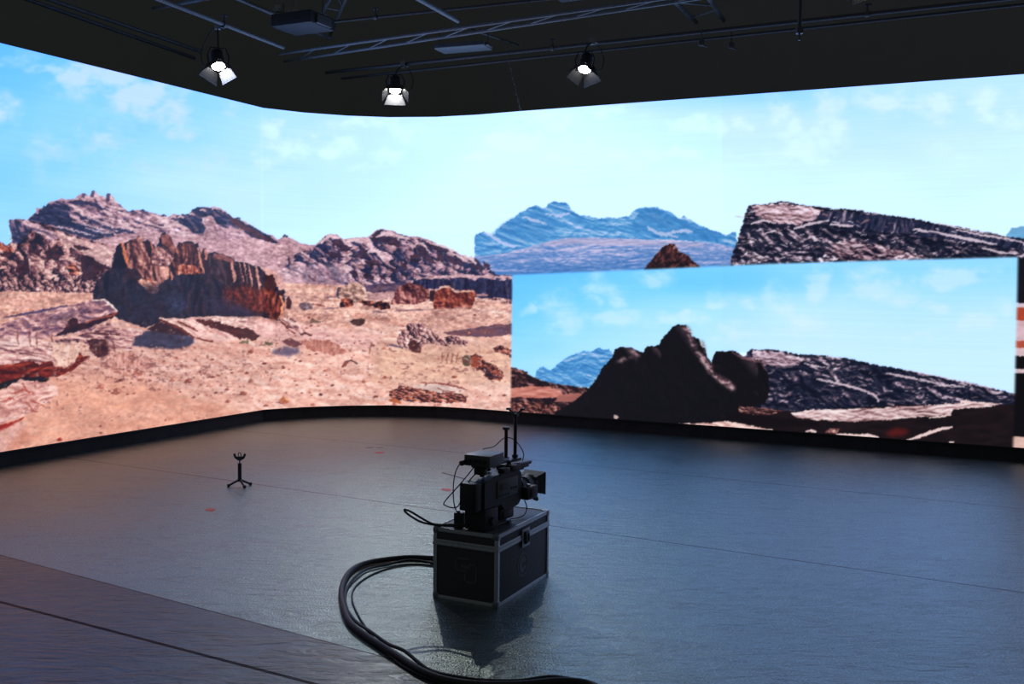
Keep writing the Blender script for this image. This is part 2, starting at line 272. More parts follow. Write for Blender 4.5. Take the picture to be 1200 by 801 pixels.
    # navy cliff band on the right and ledges
    fill([(484, 334), (484, 328), (500, 325), (525, 327), (540, 325), (556, 328), (570, 326), (585, 329), (601, 327), (601, 354), (580, 350), (555, 348), (540, 340), (520, 338), (500, 338)], rock([(0, (26, 26, 56)), (.5, (44, 50, 88)), (.8, (84, 72, 100)), (1.1, (190, 150, 160))], (4, 12), 0, (1, -.3), 1.4, .36, .3, 45), 1, 4)
    stroke([(484, 326), (510, 325), (540, 323), (570, 324), (601, 325)], 3.6, (222, 178, 184), 1, 0, .9)
    # left boulder field
    fill([(-220, 250), (-150, 236), (-90, 246), (-40, 262), (-10, 276), (2, 284), (8, 287), (14, 283), (12, 270), (11, 258), (27, 257), (50, 262), (62, 266), (80, 274), (100, 280), (134, 288), (131, 312), (118, 324), (108, 344), (-220, 350)], boulders(ROSE, (15, 11), 10, (.85, -.5), 51, .47, 1.35, .34), .8, 3)
    fill([(11, 258), (22, 257), (44, 263), (46, 268), (36, 270), (30, 278), (22, 286), (14, 284), (12, 270)], rock(MAUVE_D, (7, 7), 30, (.8, -.8), 1.8, .28, .3, 52), 1.4, 4)
    fill([(24, 259), (34, 258), (48, 264), (60, 270), (70, 276), (60, 284), (50, 276), (36, 268)], rock(MAUVE, (9, 5), 20, (.8, -.8), 1.6, .6, .3, 53), 1.6, 4)
    fill([(66, 270), (80, 276), (100, 282), (134, 289), (131, 311), (126, 314), (112, 304), (98, 296), (84, 290), (70, 282)], rock([(0, (150, 104, 116)), (.5, (218, 170, 170)), (1, (244, 206, 200))], (14, 5), 22, (.5, -1), 1.0, .62, .3, 54), 1, 4)
    for poly in ([(86, 286), (94, 288), (106, 292), (98, 294), (88, 290)], [(94, 298), (106, 300), (120, 308), (130, 314), (116, 318), (108, 330), (98, 326), (94, 312)], [(52, 296), (62, 290), (74, 294), (76, 300), (66, 306), (54, 302)], [(20, 308), (32, 300), (36, 316), (28, 324), (18, 318)],
                 [(78, 312), (90, 314), (92, 322), (82, 322)], [(34, 284), (40, 292), (52, 292), (46, 298), (34, 296)], [(60, 326), (66, 324), (64, 336), (58, 334)], [(10, 332), (18, 330), (20, 340), (10, 340)], [(0, 296), (10, 292), (16, 296), (8, 300), (0, 302)]):
        fill(poly, flat((42, 32, 52), .6, (5, 4), 3, (84, 44, 50)), 1.6, 4)
    for poly, s in (([(34, 302), (44, 298), (52, 304), (52, 316), (42, 322), (34, 316)], 55), ([(68, 300), (82, 300), (94, 308), (96, 320), (86, 312), (74, 312), (66, 308)], 56), ([(78, 312), (86, 308), (94, 316), (92, 322), (82, 322)], 58), ([(-4, 283), (4, 286), (14, 290), (18, 296), (6, 294), (-6, 292)], 57)):
        fill(poly, rock(RED if s > 56 else ROSE, (7, 6), 20, (.8, -.8), 1.6, .55, .3, s), 1, 3)
    fill([(-220, 332), (0, 326), (110, 330), (108, 344), (-220, 350)], boulders(ROSE, (7, 6), 0, (.85, -.5), 59, .48, 1.3, .35), 2, 5)
    # flats of sand
    fill([(-220, 346), (0, 341), (108, 343), (112, 352), (60, 372), (0, 384), (-220, 420)], rock(SANDC, (26, 3), -6, (.3, -1), .5, .42, .35, 61, ridged=False), .8, 4)
    fill([(330, 331), (400, 334), (440, 336), (484, 338), (540, 341), (560, 349), (601, 352), (601, 380), (540, 376), (440, 378), (330, 380), (324, 350)], rock(SANDC, (30, 3.4), 4, (.3, -1), .5, .60, .3, 62, ridged=False), .8, 4)
    # ground in front
    gr = [(-220, 400), (0, 380), (60, 372), (120, 372), (180, 366), (250, 364), (330, 362), (400, 366), (480, 368), (560, 362), (601, 360), (601, 610), (-220, 610)]
    fill(gr, rock(SANDC, (18, 7), 8, (.5, -1), .75, .56, .5, 63, grad=(300, 440, .0005, 0)), .8, 4)
    fill([(-220, 480), (60, 440), (140, 440), (260, 470), (300, 490), (100, 540), (-220, 610)], rock([(0, (206, 130, 112)), (.5, (228, 160, 136)), (1, (242, 186, 166))], (22, 9), -30, (.6, -.6), .9, .55, .4, 64, ridged=False), 2, 8, soft=8, alpha=.85)
    fill([(280, 374), (330, 372), (370, 384), (420, 388), (450, 396), (440, 410), (380, 404), (330, 402), (290, 392)], rock([(0, (196, 140, 142)), (.5, (232, 178, 174)), (1, (246, 204, 200))], (14, 5), 10, (.5, -1), .8, .6, .3, 65, ridged=False), 2, 6, soft=4, alpha=.8)
    fill([(440, 400), (520, 404), (601, 400), (601, 450), (440, 450)], flat((226, 184, 160), .9, (12, 4), 66, (204, 152, 132)), 2, 6, soft=6, alpha=.7)
    # ---- the fluted rock wall
    big = [(108, 354), (109, 340), (114, 330), (122, 320), (131, 312), (134, 298), (138, 287), (143, 284), (147, 285), (152, 281), (160, 279), (163, 276), (168, 283), (172, 281), (178, 285), (183, 290), (186, 283), (189, 274), (194, 272), (200, 278), (204, 288), (206, 291), (209, 284), (215, 284), (222, 282), (228, 285), (232, 286), (235, 297), (238, 291), (241, 291), (243, 300), (246, 296), (252, 295), (262, 298), (270, 301), (277, 306), (285, 307), (297, 311), (312, 314), (322, 318), (330, 326), (333, 340), (334, 352), (331, 365), (327, 376), (316, 373), (300, 370), (280, 371), (255, 370), (225, 372), (190, 376), (170, 384), (140, 374), (125, 362)]
    fill(big, rock([(0, (24, 26, 44)), (.4, (38, 38, 58)), (.7, (66, 44, 56)), (1, (120, 64, 58))], (7, 14), 0, (1, -.2), 1.2, .32, .25, 71), .8, 3)
    fill([(146, 288), (154, 282), (164, 277), (170, 286), (180, 290), (190, 288), (204, 300), (200, 312), (198, 324), (186, 334), (166, 328), (160, 318), (150, 312), (147, 300)], rock([(0, (48, 30, 42)), (.3, (104, 58, 62)), (.55, (154, 96, 94)), (.8, (206, 142, 130)), (1, (238, 180, 166))], (5, 9), -8, (1, -.5), 1.6, .48, .4, 72), 1.4, 4)
    fill([(189, 276), (195, 273), (201, 281), (207, 294), (203, 298), (195, 288), (190, 286)], flat((176, 110, 104), .9, (4, 5), 2, (110, 58, 60)), .8, 3)
    fill([(136, 288), (142, 285), (146, 300), (149, 313), (142, 316), (132, 314)], flat((28, 26, 42), .5), .6, 3)
    stroke([(143, 284), (146, 295), (148, 303), (151, 313)], 4.2, (222, 128, 92), .6)
    fill([(169, 282), (175, 283), (179, 292), (178, 305), (174, 300), (171, 291)], flat((44, 30, 44)), .6, 3)
    stroke([(177, 284), (179, 292), (178, 303)], 2.4, (206, 118, 96), .5)
    fill([(188, 312), (197, 313), (198, 323), (188, 324)], flat((232, 170, 156)), .5, 3)
    fill([(179, 292), (190, 290), (199, 298), (203, 303), (198, 311), (184, 311), (178, 304)], rock(ROSE, (4, 5), -30, (1, -.6), 1.3, .58, .5, 172), 1.2, 3)
    stroke([(184, 288), (192, 291), (199, 297), (202, 302)], 1.8, (96, 54, 60), .4)
    stroke([(155, 315), (165, 313), (178, 309), (186, 311)], 1.8, (84, 44, 52), .8)
    fill([(146, 314), (160, 315), (166, 324), (164, 330), (150, 326)], flat((50, 34, 46)), 1.2, 3)
    fill([(160, 328), (172, 326), (184, 330), (188, 338), (182, 345), (174, 342), (168, 336)], rock(RED, (6, 4), 20, (.6, -1), 1.6, .76, .4, 73), 1.4, 3)
    fill([(206, 290), (212, 285), (228, 286), (234, 296), (237, 312), (240, 320), (226, 318), (206, 320), (201, 312)], rock([(0, (34, 26, 40)), (.4, (74, 44, 52)), (.7, (130, 72, 68)), (1, (206, 136, 120))], (4, 8), 0, (1, -.4), 1.6, .42, .3, 74), .8, 3)
    fill([(204, 312), (216, 309), (230, 312), (238, 320), (224, 321), (207, 321)], rock(RED, (3, 7), 0, (1, -.6), 1.2, .60, .5, 174), 1.4, 3)
    stroke([(232, 290), (234, 302), (236, 312), (240, 320)], 2.6, (214, 140, 120), .6)
    stroke([(200, 318), (202, 324), (201, 328)], 2.6, (214, 130, 104), .4)
    fill([(243, 300), (248, 297), (258, 297), (268, 303), (272, 312), (276, 330), (270, 336), (256, 330), (246, 318)], rock([(0, (30, 30, 46)), (.5, (56, 44, 58)), (.9, (104, 68, 72))], (5, 12), 0, (1, -.3), 1.2, .40, .2, 75), .8, 3)
    fill([(250, 297), (262, 298), (272, 303), (278, 310), (268, 307), (258, 304), (250, 304)], flat((156, 98, 98), .8, (4, 3), 6, (110, 62, 66)), .8, 3)
    stroke([(240, 292), (242, 299), (241, 304)], 3, (220, 138, 112), .4)
    for x, y0, y1, w in ((271, 306, 330, 3.6), (281, 308, 330, 2.2), (286, 307, 332, 2.6), (291, 310, 336, 2), (300, 312, 340, 3), (312, 318, 330, 3)):
        stroke([(x, y0), (x+2, (y0+y1)/2-4), (x+3.5, (y0+y1)/2+4), (x+4.5, y1)], w, (224, 156, 144), .7)
        stroke([(x-3, y0+2), (x-1.4, (y0+y1)/2), (x+1, y1)], w*.9, (52, 30, 42), .7)
    fill([(304, 312), (312, 314), (322, 318), (330, 326), (333, 338), (328, 340), (322, 330), (312, 322)], flat((236, 186, 182), .6, (5, 4), 8, (206, 144, 136)), .7, 3)
    fill([(312, 322), (320, 322), (324, 332), (322, 344), (312, 350), (306, 340)], flat((70, 36, 42), .6), 1, 3)
    fill([(262, 340), (280, 332), (300, 338), (322, 342), (332, 344), (332, 364), (326, 374), (306, 368), (286, 362), (264, 356)], rock([(0, (40, 24, 36)), (.4, (88, 38, 38)), (.7, (134, 54, 46)), (1, (190, 98, 74))], (6, 8), 10, (1, -.4), 1.3, .46, .4, 76), 4, 8, soft=2.5, alpha=.9)
    stroke([(328, 346), (332, 356), (330, 366), (326, 374)], 3, (238, 150, 112), .8)
    fill([(120, 345), (160, 335), (200, 330), (215, 350), (210, 372), (170, 376), (140, 370)], flat((36, 40, 62), .6, (16, 12), 9, (44, 34, 48)), 2, 8, soft=3, alpha=.75)
    fill([(192, 350), (204, 342), (216, 350), (214, 368), (204, 372), (194, 362)], flat((66, 76, 112), 1, (5, 6), 4, (44, 48, 74)), 4, 7, soft=3, alpha=.6)
    fill([(246, 350), (262, 348), (290, 362), (312, 368), (290, 371), (250, 370)], flat((52, 46, 72)), 1, 6, soft=2, alpha=.7)
    # ---- tilted slabs at lower left
    fill([(-220, 400), (-100, 392), (0, 381), (20, 373), (50, 362), (76, 359), (100, 353), (108, 351), (122, 351), (128, 355), (133, 361), (139, 366), (132, 371), (118, 377), (108, 388), (70, 394), (40, 398), (0, 402), (-220, 440)], rock([(0, (84, 58, 82)), (.35, (140, 96, 110)), (.6, (186, 134, 138)), (.85, (226, 176, 172)), (1.1, (248, 212, 206))], (8, 5), -12, (.4, -1), 1.8, .52, .4, 81), 1, 4)
    stroke([(4, 372), (22, 369), (44, 365), (62, 361), (80, 358)], 2.8, (74, 62, 96), .6)
    stroke([(108, 352), (122, 351), (130, 357), (138, 365)], 2.4, (248, 218, 214), .6)
    fill([(64, 394), (74, 386), (82, 374), (90, 372), (92, 380), (110, 375), (128, 368), (139, 365), (130, 373), (112, 380), (92, 388)], flat((34, 26, 46), .7, (8, 4), 4, (66, 32, 38)), 1.2, 4)
    stroke([(100, 378), (116, 373), (132, 369), (139, 366)], 2, (150, 66, 48), .7)
    fill([(54, 372), (66, 368), (84, 362), (96, 364), (84, 372), (66, 380), (56, 378)], flat((96, 70, 96), .9, (5, 4), 7, (160, 116, 124)), 2, 4, alpha=.7)
    fill([(-220, 420), (0, 398), (30, 396), (56, 400), (76, 396), (104, 390), (112, 386), (126, 378), (140, 384), (156, 398), (154, 412), (140, 408), (108, 418), (60, 424), (0, 428), (-220, 450)], rock(ROSE, (12, 4), 6, (.5, -1), 2.0, .64, .35, 82), 1, 4)
    fill([(0, 400), (28, 392), (44, 398), (40, 406), (20, 404), (0, 406)], rock([(0, (190, 140, 136)), (.5, (232, 192, 188)), (1, (250, 226, 220))], (8, 3), 6, (.6, -1), 1.4, .6, .5, 183), 3, 5, soft=1, alpha=.8)
    fill([(102, 398), (112, 396), (124, 398), (128, 410), (124, 418), (114, 419), (107, 412)], flat((44, 26, 36), .6, (5, 4), 4, (90, 44, 42)), .9, 3)
    stroke([(100, 390), (120, 391), (140, 392), (150, 394)], 1.8, (84, 40, 42), .8)
    stroke([(56, 402), (76, 399), (92, 398)], 2.2, (70, 40, 50), .8)
    for x in (20, 34, 42, 60, 116, 126, 133): stroke([(x, 384+x*.12), (x+1, 394+x*.12), (x+2, 402+x*.12)], 2.2, (116, 60, 54), .8, alpha=.7)
    fill([(60, 402), (84, 400), (100, 401), (106, 414), (98, 420), (88, 430), (72, 430), (62, 418)], rock([(0, (200, 136, 120)), (.5, (236, 186, 168)), (1, (250, 218, 204))], (4, 11), 16, (1, -.3), 1.2, .6, .4, 182), 1.6, 4)
    # red undercut of the slab
    fill([(-220, 440), (0, 428), (24, 424), (34, 422), (46, 426), (60, 422), (66, 430), (78, 430), (88, 424), (94, 412), (96, 416), (106, 417), (98, 424), (84, 434), (70, 440), (58, 442), (56, 446), (40, 444), (20, 450), (0, 456), (-220, 490)], rock([(0, (64, 20, 24)), (.4, (116, 38, 32)), (.7, (166, 62, 44)), (1, (222, 130, 96))], (8, 6), -8, (.4, -1), 1.2, .36, .3, 83), 1.2, 3)
    fill([(-220, 478), (0, 449), (24, 442), (44, 441), (58, 443), (54, 448), (26, 446), (12, 452), (0, 456), (-220, 492)], flat((30, 28, 34)), .8, 4)
    fill([(-220, 500), (0, 457), (24, 444), (54, 449), (66, 452), (68, 462), (50, 474), (40, 482), (20, 490), (0, 496), (-220, 560)], rock([(0, (150, 84, 84)), (.4, (206, 142, 134)), (.7, (236, 182, 172)), (1, (250, 212, 204))], (10, 5), -20, (.5, -1), 1.7, .6, .4, 84), 1.4, 4)
    for p in ([(26, 448), (30, 456), (36, 462)], [(14, 462), (26, 456), (40, 460)], [(34, 468), (44, 472), (52, 476)], [(4, 470), (10, 466), (16, 468)], [(28, 470), (34, 474), (40, 482)]): stroke(p, 2.2, (170, 72, 56), 1.2, alpha=.85)
    stroke([(-220, 540), (-60, 515), (0, 502), (16, 495), (28, 489)], [14, 9, 7, 4, 1], (160, 44, 40), .8)
    fill([(-220, 560), (0, 506), (22, 494), (30, 492), (26, 506), (14, 520), (0, 532), (-220, 610)], flat((240, 190, 182), .7, (6, 8), 6, (220, 160, 146)), 2, 5, soft=1)
    fill([(12, 520), (22, 505), (32, 500), (38, 512), (34, 520), (10, 528)], flat((206, 132, 112)), 2, 5, soft=3, alpha=.6)
    # ---- slabs and shadow pool in the middle ground
    fill([(155, 405), (158, 394), (170, 388), (186, 386), (210, 390), (226, 394), (228, 402), (218, 407), (196, 409), (178, 407)], flat((72, 70, 98), .7, (9, 5), 7, (52, 46, 66)), 1.2, 4, soft=.8)
    fill([(172, 386), (186, 377), (200, 380), (214, 388), (226, 394), (206, 392), (190, 390)], flat((58, 36, 44)), 1, 3)
    fill([(141, 386), (152, 384), (166, 386), (168, 390), (156, 397), (154, 403), (140, 402)], rock(ROSE, (7, 3), 12, (.4, -1), 1.6, .7, .3, 85), 1, 3)
    fill([(186, 372), (198, 376), (210, 377), (222, 387), (230, 396), (240, 399), (262, 400), (290, 396), (300, 376), (270, 371), (236, 371), (212, 373)], rock([(0, (150, 92, 92)), (.4, (216, 152, 146)), (.8, (246, 202, 194))], (12, 4), 25, (.3, -1), 1.0, .68, .3, 86), 1, 4)
    for p, w in (([(186, 374), (200, 379), (214, 386), (228, 396)], 4), ([(208, 376), (220, 382), (232, 388)], 2.6), ([(230, 395), (238, 398), (250, 400)], 2.4)): stroke(p, w, (110, 46, 40), .8)
    stroke([(186, 372), (200, 377), (214, 383), (228, 394)], 2.2, (250, 212, 200), .5)
    fill([(226, 376), (236, 374), (256, 376), (270, 382), (290, 386), (292, 394), (282, 398), (268, 390), (254, 386), (236, 380)], flat((96, 44, 44), .7, (5, 4), 3, (58, 30, 38)), 1.4, 4)
    fill([(232, 373), (252, 371), (280, 372), (300, 374), (300, 384), (284, 384), (268, 378), (250, 375)], rock(ROSE, (7, 3), 10, (.3, -1), 1.2, .82, .3, 87), 1.2, 3)
    for x, y in ((286, 400), (314, 402)): fill([(x-6, y+2), (x-3, y-2), (x+4, y-2), (x+6, y+2), (x, y+3)], flat((128, 110, 90), .8), 1.2, 3)
    fill([(280, 386), (290, 384), (300, 390), (304, 396), (296, 399), (284, 396)], flat((76, 42, 46), .7), 1.2, 3)
    fill([(328, 376), (336, 370), (344, 374), (352, 382), (360, 390), (352, 391), (342, 384), (334, 384)], rock(ROSE, (6, 5), 40, (.4, -1), 1.8, .62, .3, 88), 1, 3)
    stroke([(328, 375), (336, 384), (346, 391)], 2.2, (126, 56, 54), .8)
    stroke([(352, 392), (358, 390), (366, 393)], 3, (90, 50, 52), .6)
    fill([(316, 414), (324, 409), (334, 406), (348, 407), (352, 412), (340, 417), (326, 416)], flat((104, 88, 110)), 1, 4, soft=1.5)
    fill([(330, 399), (338, 396), (350, 399), (354, 404), (346, 407), (336, 404)], flat((122, 76, 82), .8), 1, 3)
    fill([(352, 400), (370, 398), (390, 400), (402, 408), (406, 414), (390, 416), (370, 411), (356, 406)], flat((168, 96, 88), 1, (2, 5), 5, (214, 150, 136)), 2, 4)
    fill([(362, 378), (366, 372), (372, 376), (378, 376), (374, 378), (366, 379)], flat((124, 96, 88)), .8, 3)
    fill([(410, 376), (414, 374), (424, 373), (429, 374), (427, 380), (418, 382), (412, 379)], flat((88, 60, 62), .8, (4, 3)), .8, 3)
    stroke([(400, 430), (405, 424), (412, 422), (420, 426)], 2.6, (110, 66, 68), .6); stroke([(400, 430), (404, 427), (408, 424)], 4, (150, 82, 76), .6)
    # ---- row of boulders on the flat
    fill([(421, 336), (440, 332), (470, 331), (486, 334), (488, 342), (460, 346), (430, 342)], flat((62, 54, 88), .8, (9, 3), 5, (120, 88, 104)), 1, 3)
    fill([(428, 344), (460, 341), (470, 344), (470, 350), (440, 352), (428, 350)], flat((206, 158, 160), .7), .8, 3)
    for poly, sh, s in (([(394, 346), (396, 337), (404, 334), (414, 330), (422, 331), (428, 340), (430, 348), (424, 355), (410, 353), (398, 350)], [(0, (62, 40, 50)), (.4, (140, 106, 100)), (.75, (206, 160, 146)), (1, (236, 190, 176))], 91),
                        ([(398, 360), (399, 350), (406, 349), (414, 352), (414, 358), (406, 360)], RED, 92), ([(424, 352), (436, 352), (440, 358), (430, 358), (420, 354)], RED, 93), ([(436, 356), (446, 352), (456, 354), (458, 361), (448, 363), (438, 360)], RED, 94),
                        ([(464, 340), (470, 334), (480, 331), (494, 334), (502, 340), (504, 350), (496, 354), (486, 357), (470, 356), (458, 357)], [(0, (52, 28, 40)), (.4, (120, 64, 68)), (.7, (190, 124, 118)), (1, (232, 182, 172))], 95),
                        ([(508, 344), (516, 336), (526, 334), (534, 342), (544, 339), (556, 340), (558, 344), (555, 354), (552, 362), (540, 362), (520, 362), (508, 362)], [(0, (66, 28, 34)), (.4, (128, 54, 48)), (.7, (176, 90, 74)), (1, (226, 154, 132))], 96)):
        fill(poly, rock(sh, (6, 6), 20, (.7, -.8), 1.5, .40 if s != 91 else .55, .25, s, ridged=False), .8, 3)
    stroke([(510, 341), (518, 336), (526, 335), (534, 342), (545, 341), (556, 341)], 2.6, (234, 184, 168), .6)
    stroke([(418, 331), (427, 338), (430, 348)], 3.4, (238, 196, 182), .6)
    stroke([(396, 338), (395, 346), (397, 350)], 2.6, (70, 66, 92), .5)
    fill([(504, 340), (510, 340), (508, 354), (503, 352)], flat((52, 36, 46)), .6, 3)
    for x0, x1, y in ((380, 397, 361), (462, 508, 363), (452, 436, 365), (380, 395, 348), (330, 341, 347)): stroke([(x0, y+1), ((x0+x1)/2, y), (x1, y-.6)], 1.8, (120, 92, 112), .4, alpha=.8)
    fill([(335, 350), (338, 347), (342, 352), (341, 361), (336, 362)], flat((84, 48, 56)), .5, 3)
    fill([(350, 360), (352, 355), (358, 353), (366, 356), (366, 362), (356, 364)], flat((176, 140, 142), .8, (4, 3), 5, (88, 72, 92)), .6, 3)
    stroke([(366, 356), (374, 357), (380, 359)], 2.4, (150, 88, 84), .8)
    stroke([(558, 346), (566, 345), (572, 346)], 3.4, (190, 146, 150), .4)
    fill([(572, 350), (582, 348), (601, 352), (601, 356), (586, 354)], boulders(ROSE, (5, 3), 0, (.8, -.5), 97, .62, 1, .25), .8, 3)
    # low dune shadow on the right and knobbly outcrops
    fill([(500, 362), (540, 360), (570, 366), (601, 378), (601, 392), (560, 386), (520, 390), (490, 382)], rock([(0, (176, 118, 110)), (.5, (220, 168, 156)), (1, (242, 196, 184))], (8, 4), 12, (.4, -1), 1.2, .52, .4, 98), 2, 5, soft=1.5)
    fill([(518, 389), (540, 386), (560, 383), (580, 380), (601, 379), (601, 392), (570, 395), (546, 394), (526, 392)], flat((124, 78, 84), .8, (14, 3), 5, (92, 70, 92)), .8, 4)
    fill([(464, 400), (470, 388), (480, 378), (492, 378), (504, 386), (512, 392), (520, 398), (530, 402), (522, 406), (506, 402), (494, 405), (492, 412), (482, 412), (470, 406)], boulders(ROSE, (7, 4.5), 35, (.6, -.8), 99, .62, 1.2, .25), 1, 3)
    fill([(520, 396), (530, 392), (540, 396), (548, 402), (540, 404), (526, 403)], boulders(ROSE, (5, 4), 20, (.6, -.8), 100, .52, 1.2, .25), 1, 3)
    fill([(476, 404), (486, 398), (493, 406), (493, 414), (484, 412)], flat((86, 48, 50), .8, (4, 3)), 1, 3)
    stroke([(454, 404), (464, 405), (472, 408)], 3, (104, 84, 106), .8)
    fill([(552, 416), (558, 414), (564, 418), (570, 424), (580, 428), (590, 436), (586, 444), (570, 442), (566, 434), (554, 434)], boulders(RED, (6, 5), 20, (.6, -.8), 101, .45, 1.2, .25), 1.2, 3)
    fill([(572, 434), (582, 433), (590, 440), (587, 446), (572, 444), (566, 440)], rock(RED, (5, 4), 10, (.6, -.9), 1.4, .42, .3, 102), .9, 3)
    fill([(541, 418), (546, 415), (551, 420), (550, 428), (543, 428)], flat((84, 74, 62)), .8, 3); fill([(551, 418), (560, 416), (560, 432), (552, 430)], flat((160, 76, 58), .6), .8, 3)
    fill([(578, 408), (586, 404), (598, 408), (601, 410), (601, 420), (590, 414), (580, 412)], boulders(RED, (5, 4), 10, (.6, -.8), 103, .5, 1.2, .25), 1, 3)
    for x in (434, 518, 524, 530, 536): stroke([(x, 414-(x < 440)*12), (x+1, 408-(x < 440)*12+4), (x-1, 422-(x < 440)*12+4)], 2.2, (150, 92, 72), .8, alpha=.8)
    fill([(456, 458), (470, 452), (500, 456), (530, 460), (550, 464), (545, 471), (500, 472), (476, 470), (456, 464)], boulders(RED, (8, 2.6), 6, (.5, -.9), 104, .52, 1.1, .25), 1.6, 4)
    fill([(480, 452), (500, 449), (520, 450), (550, 456), (540, 459), (516, 460), (498, 456)], flat((248, 216, 208), .5), 1, 4)
    stroke([(492, 448), (516, 449), (536, 453), (548, 457)], 1.8, (140, 66, 62), .5); stroke([(512, 454), (520, 458), (534, 459)], 1.4, (150, 90, 86), .4)
    fill([(454, 468), (462, 466), (470, 470), (470, 473), (458, 471)], flat((204, 112, 76), .6), .5, 3)
    # grass tufts and loose stones
    cols = [(150, 82, 72), (176, 104, 90), (120, 60, 58), (196, 130, 114)]
    fill([(130, 414), (160, 410), (176, 418), (180, 430), (160, 444), (140, 440), (122, 430)], rock([(0, (120, 56, 52)), (.4, (190, 116, 104)), (.8, (234, 180, 170))], (3, 7), 0, (1, -.2), 1.5, .62, .4, 105), 3, 5, soft=1, alpha=.75)
    stones(26, (112, 428, 190, 462), (1.5, 6), 1, cols); stones(42, (200, 408, 300, 470), (1.2, 4.2), 2, cols)
    stones(60, (300, 396, 440, 470), (.8, 3.2), 3, cols, pw=2.6); stones(46, (430, 404, 600, 475), (.8, 3.4), 4, cols, pw=2.4)
    stones(30, (20, 440, 300, 510), (.8, 2.4), 5, cols, pw=2.5); stones(24, (360, 440, 520, 470), (.8, 3.6), 6, cols); stones(40, (330, 364, 600, 405), (.7, 2.2), 7, cols)
    stones(1, (333, 467, 335, 469), (7, 8), 8, [(214, 128, 96)]); stones(1, (69, 514, 71, 516), (3, 4), 9, [(140, 44, 36)]); stones(1, (220, 446, 221, 447), (4, 5), 9, cols); stones(1, (246, 451, 247, 452), (4, 5), 10, cols); stones(1, (285, 460, 286, 461), (4, 5), 11, cols)
    stones(1, (311, 474, 313, 475), (3, 4), 12, cols); stones(1, (366, 473, 368, 474), (2, 3), 13, cols)
    # rubble and grain over the land
    silx = [p[0] for p in sil[:-2]]; sily = [p[1] for p in sil[:-2]]
    order = np.argsort(silx, kind='stable'); land = np.clip((Y-np.interp(X, np.array(silx)[order], np.array(sily)[order])-2)/3, 0, 1)*(X < 600.5)
    g1 = (fbm(X/3.0, Y/2.0, 201, 4, .62)-.5)*(1+.9*(1-np.clip((Y-372)/20, 0, 1))); g2 = fbm(X/9, Y/4.5, 202, 4, .55)-.5; g3 = fbm(X/34, Y/16, 203, 3)-.5
    low = np.clip((Y-372-(X < 120)*0)/20, 0, 1)
    k = 1+land*((.46-.12*low)*g1+(.42-.16*low)*g2+.22*g3-.05+.04*low)
    IMG[:] = np.clip(IMG*k[..., None]**np.array([.85, 1.0, .95], np.float32), 0, 1)
    # dark reddish rubble, denser in a few strewn belts
    belt = .30*np.exp(-(((X-215)/110)**2+((Y-432)/24)**2))+.30*np.exp(-(((X-520)/90)**2+((Y-430)/30)**2))+.22*np.exp(-(((X-90)/80)**2+((Y-420)/34)**2))+.16*np.exp(-(((X-420)/60)**2+((Y-398)/16)**2))+.10*np.exp(-(((X-330)/120)**2+((Y-404)/16)**2))+.16*np.exp(-(((X-30)/50)**2+((Y-475)/20)**2))
    r = fbm(X/5.2, Y/3.0, 205, 4, .62)
    rm = np.clip((r-.74+belt*.6)*9, 0, 1)*land*np.clip((Y-372)/8, 0, 1)*.62
    rh = np.clip((fbm((X-1.6)/5.2, (Y+1.1)/3.0, 205, 4, .62)-.74+belt*.6)*9, 0, 1)*land*np.clip((Y-372)/8, 0, 1)
    hl = np.clip(rh-rm*1.6, 0, 1)*.5
    IMG[:] = IMG*(1-rm[..., None])+np.array([.46, .25, .25], np.float32)*rm[..., None]
    IMG[:] = IMG*(1-hl[..., None])+np.array([.98, .82, .78], np.float32)*hl[..., None]
    # ---- inset picture (inner frustum), brighter and with its own framing
    X2, Y2 = X, Y
    top = np.interp(X2, [600, 755, 900, 1050, 1190], [322, 315.5, 309, 304.5, 301]); lef = np.interp(Y2, [320, 482], [600.3, 598.4]); rig = np.interp(Y2, [300, 350, 470, 526], [1193, 1192, 1189, 1187])
    m = np.clip((X2-lef)/2.4+.5, 0, 1)*np.clip((rig-X2)/4+.5, 0, 1)*np.clip((Y2-top)/3+.5, 0, 1)
    n = fbm(X2/190, Y2/60, 111, 4)
    u = np.clip((X2-600)/330, 0, 1)*.42+np.clip((Y2-315)/110, 0, 1)*.55+(n-.5)*.3 - np.exp(-((X2-870)/130)**2-((Y2-333)/16)**2)*.22
    sky = ramp(u, [(0, (100, 198, 250)), (.25, (124, 212, 253)), (.5, (164, 228, 254)), (.8, (198, 240, 254)), (1.1, (212, 245, 254))])
    base = IMG.copy()
    IMG[:] = sky
    clouds([(620, 361, 12, 6, .8), (650, 358, 20, 16, .9), (655, 380, 22, 14, .6), (700, 335, 20, 12, .8), (722, 345, 16, 14, .8), (695, 352, 10, 10, .7), (765, 330, 24, 10, .8), (780, 322, 16, 8, .7), (720, 372, 50, 10, .6), (780, 376, 34, 10, .6), (815, 374, 18, 8, .8), (838, 350, 20, 12, .7), (876, 354, 14, 8, .8),
            (905, 345, 12, 18, .7), (918, 368, 14, 14, .8), (945, 385, 30, 12, .8), (958, 340, 12, 26, .8), (965, 325, 10, 10, .7), (1020, 330, 30, 18, .8), (1060, 345, 26, 16, .7), (1090, 360, 18, 10, .6), (1110, 325, 40, 12, .8), (1150, 318, 24, 10, .6), (1140, 375, 30, 14, .7), (1175, 362, 16, 12, .7), (1070, 395, 40, 8, .5), (850, 390, 30, 12, .5)], (222, 244, 252), .58, 115)
    fill([(627, 450), (628, 434), (636, 429), (645, 434), (655, 425), (667, 417), (684, 411), (693, 412), (702, 407), (708, 410), (714, 409), (720, 416), (720, 455)], rock(BLUE, (9, 4), 14, (-.2, -1), 1.5, .38, .35, 121), .7, 3)
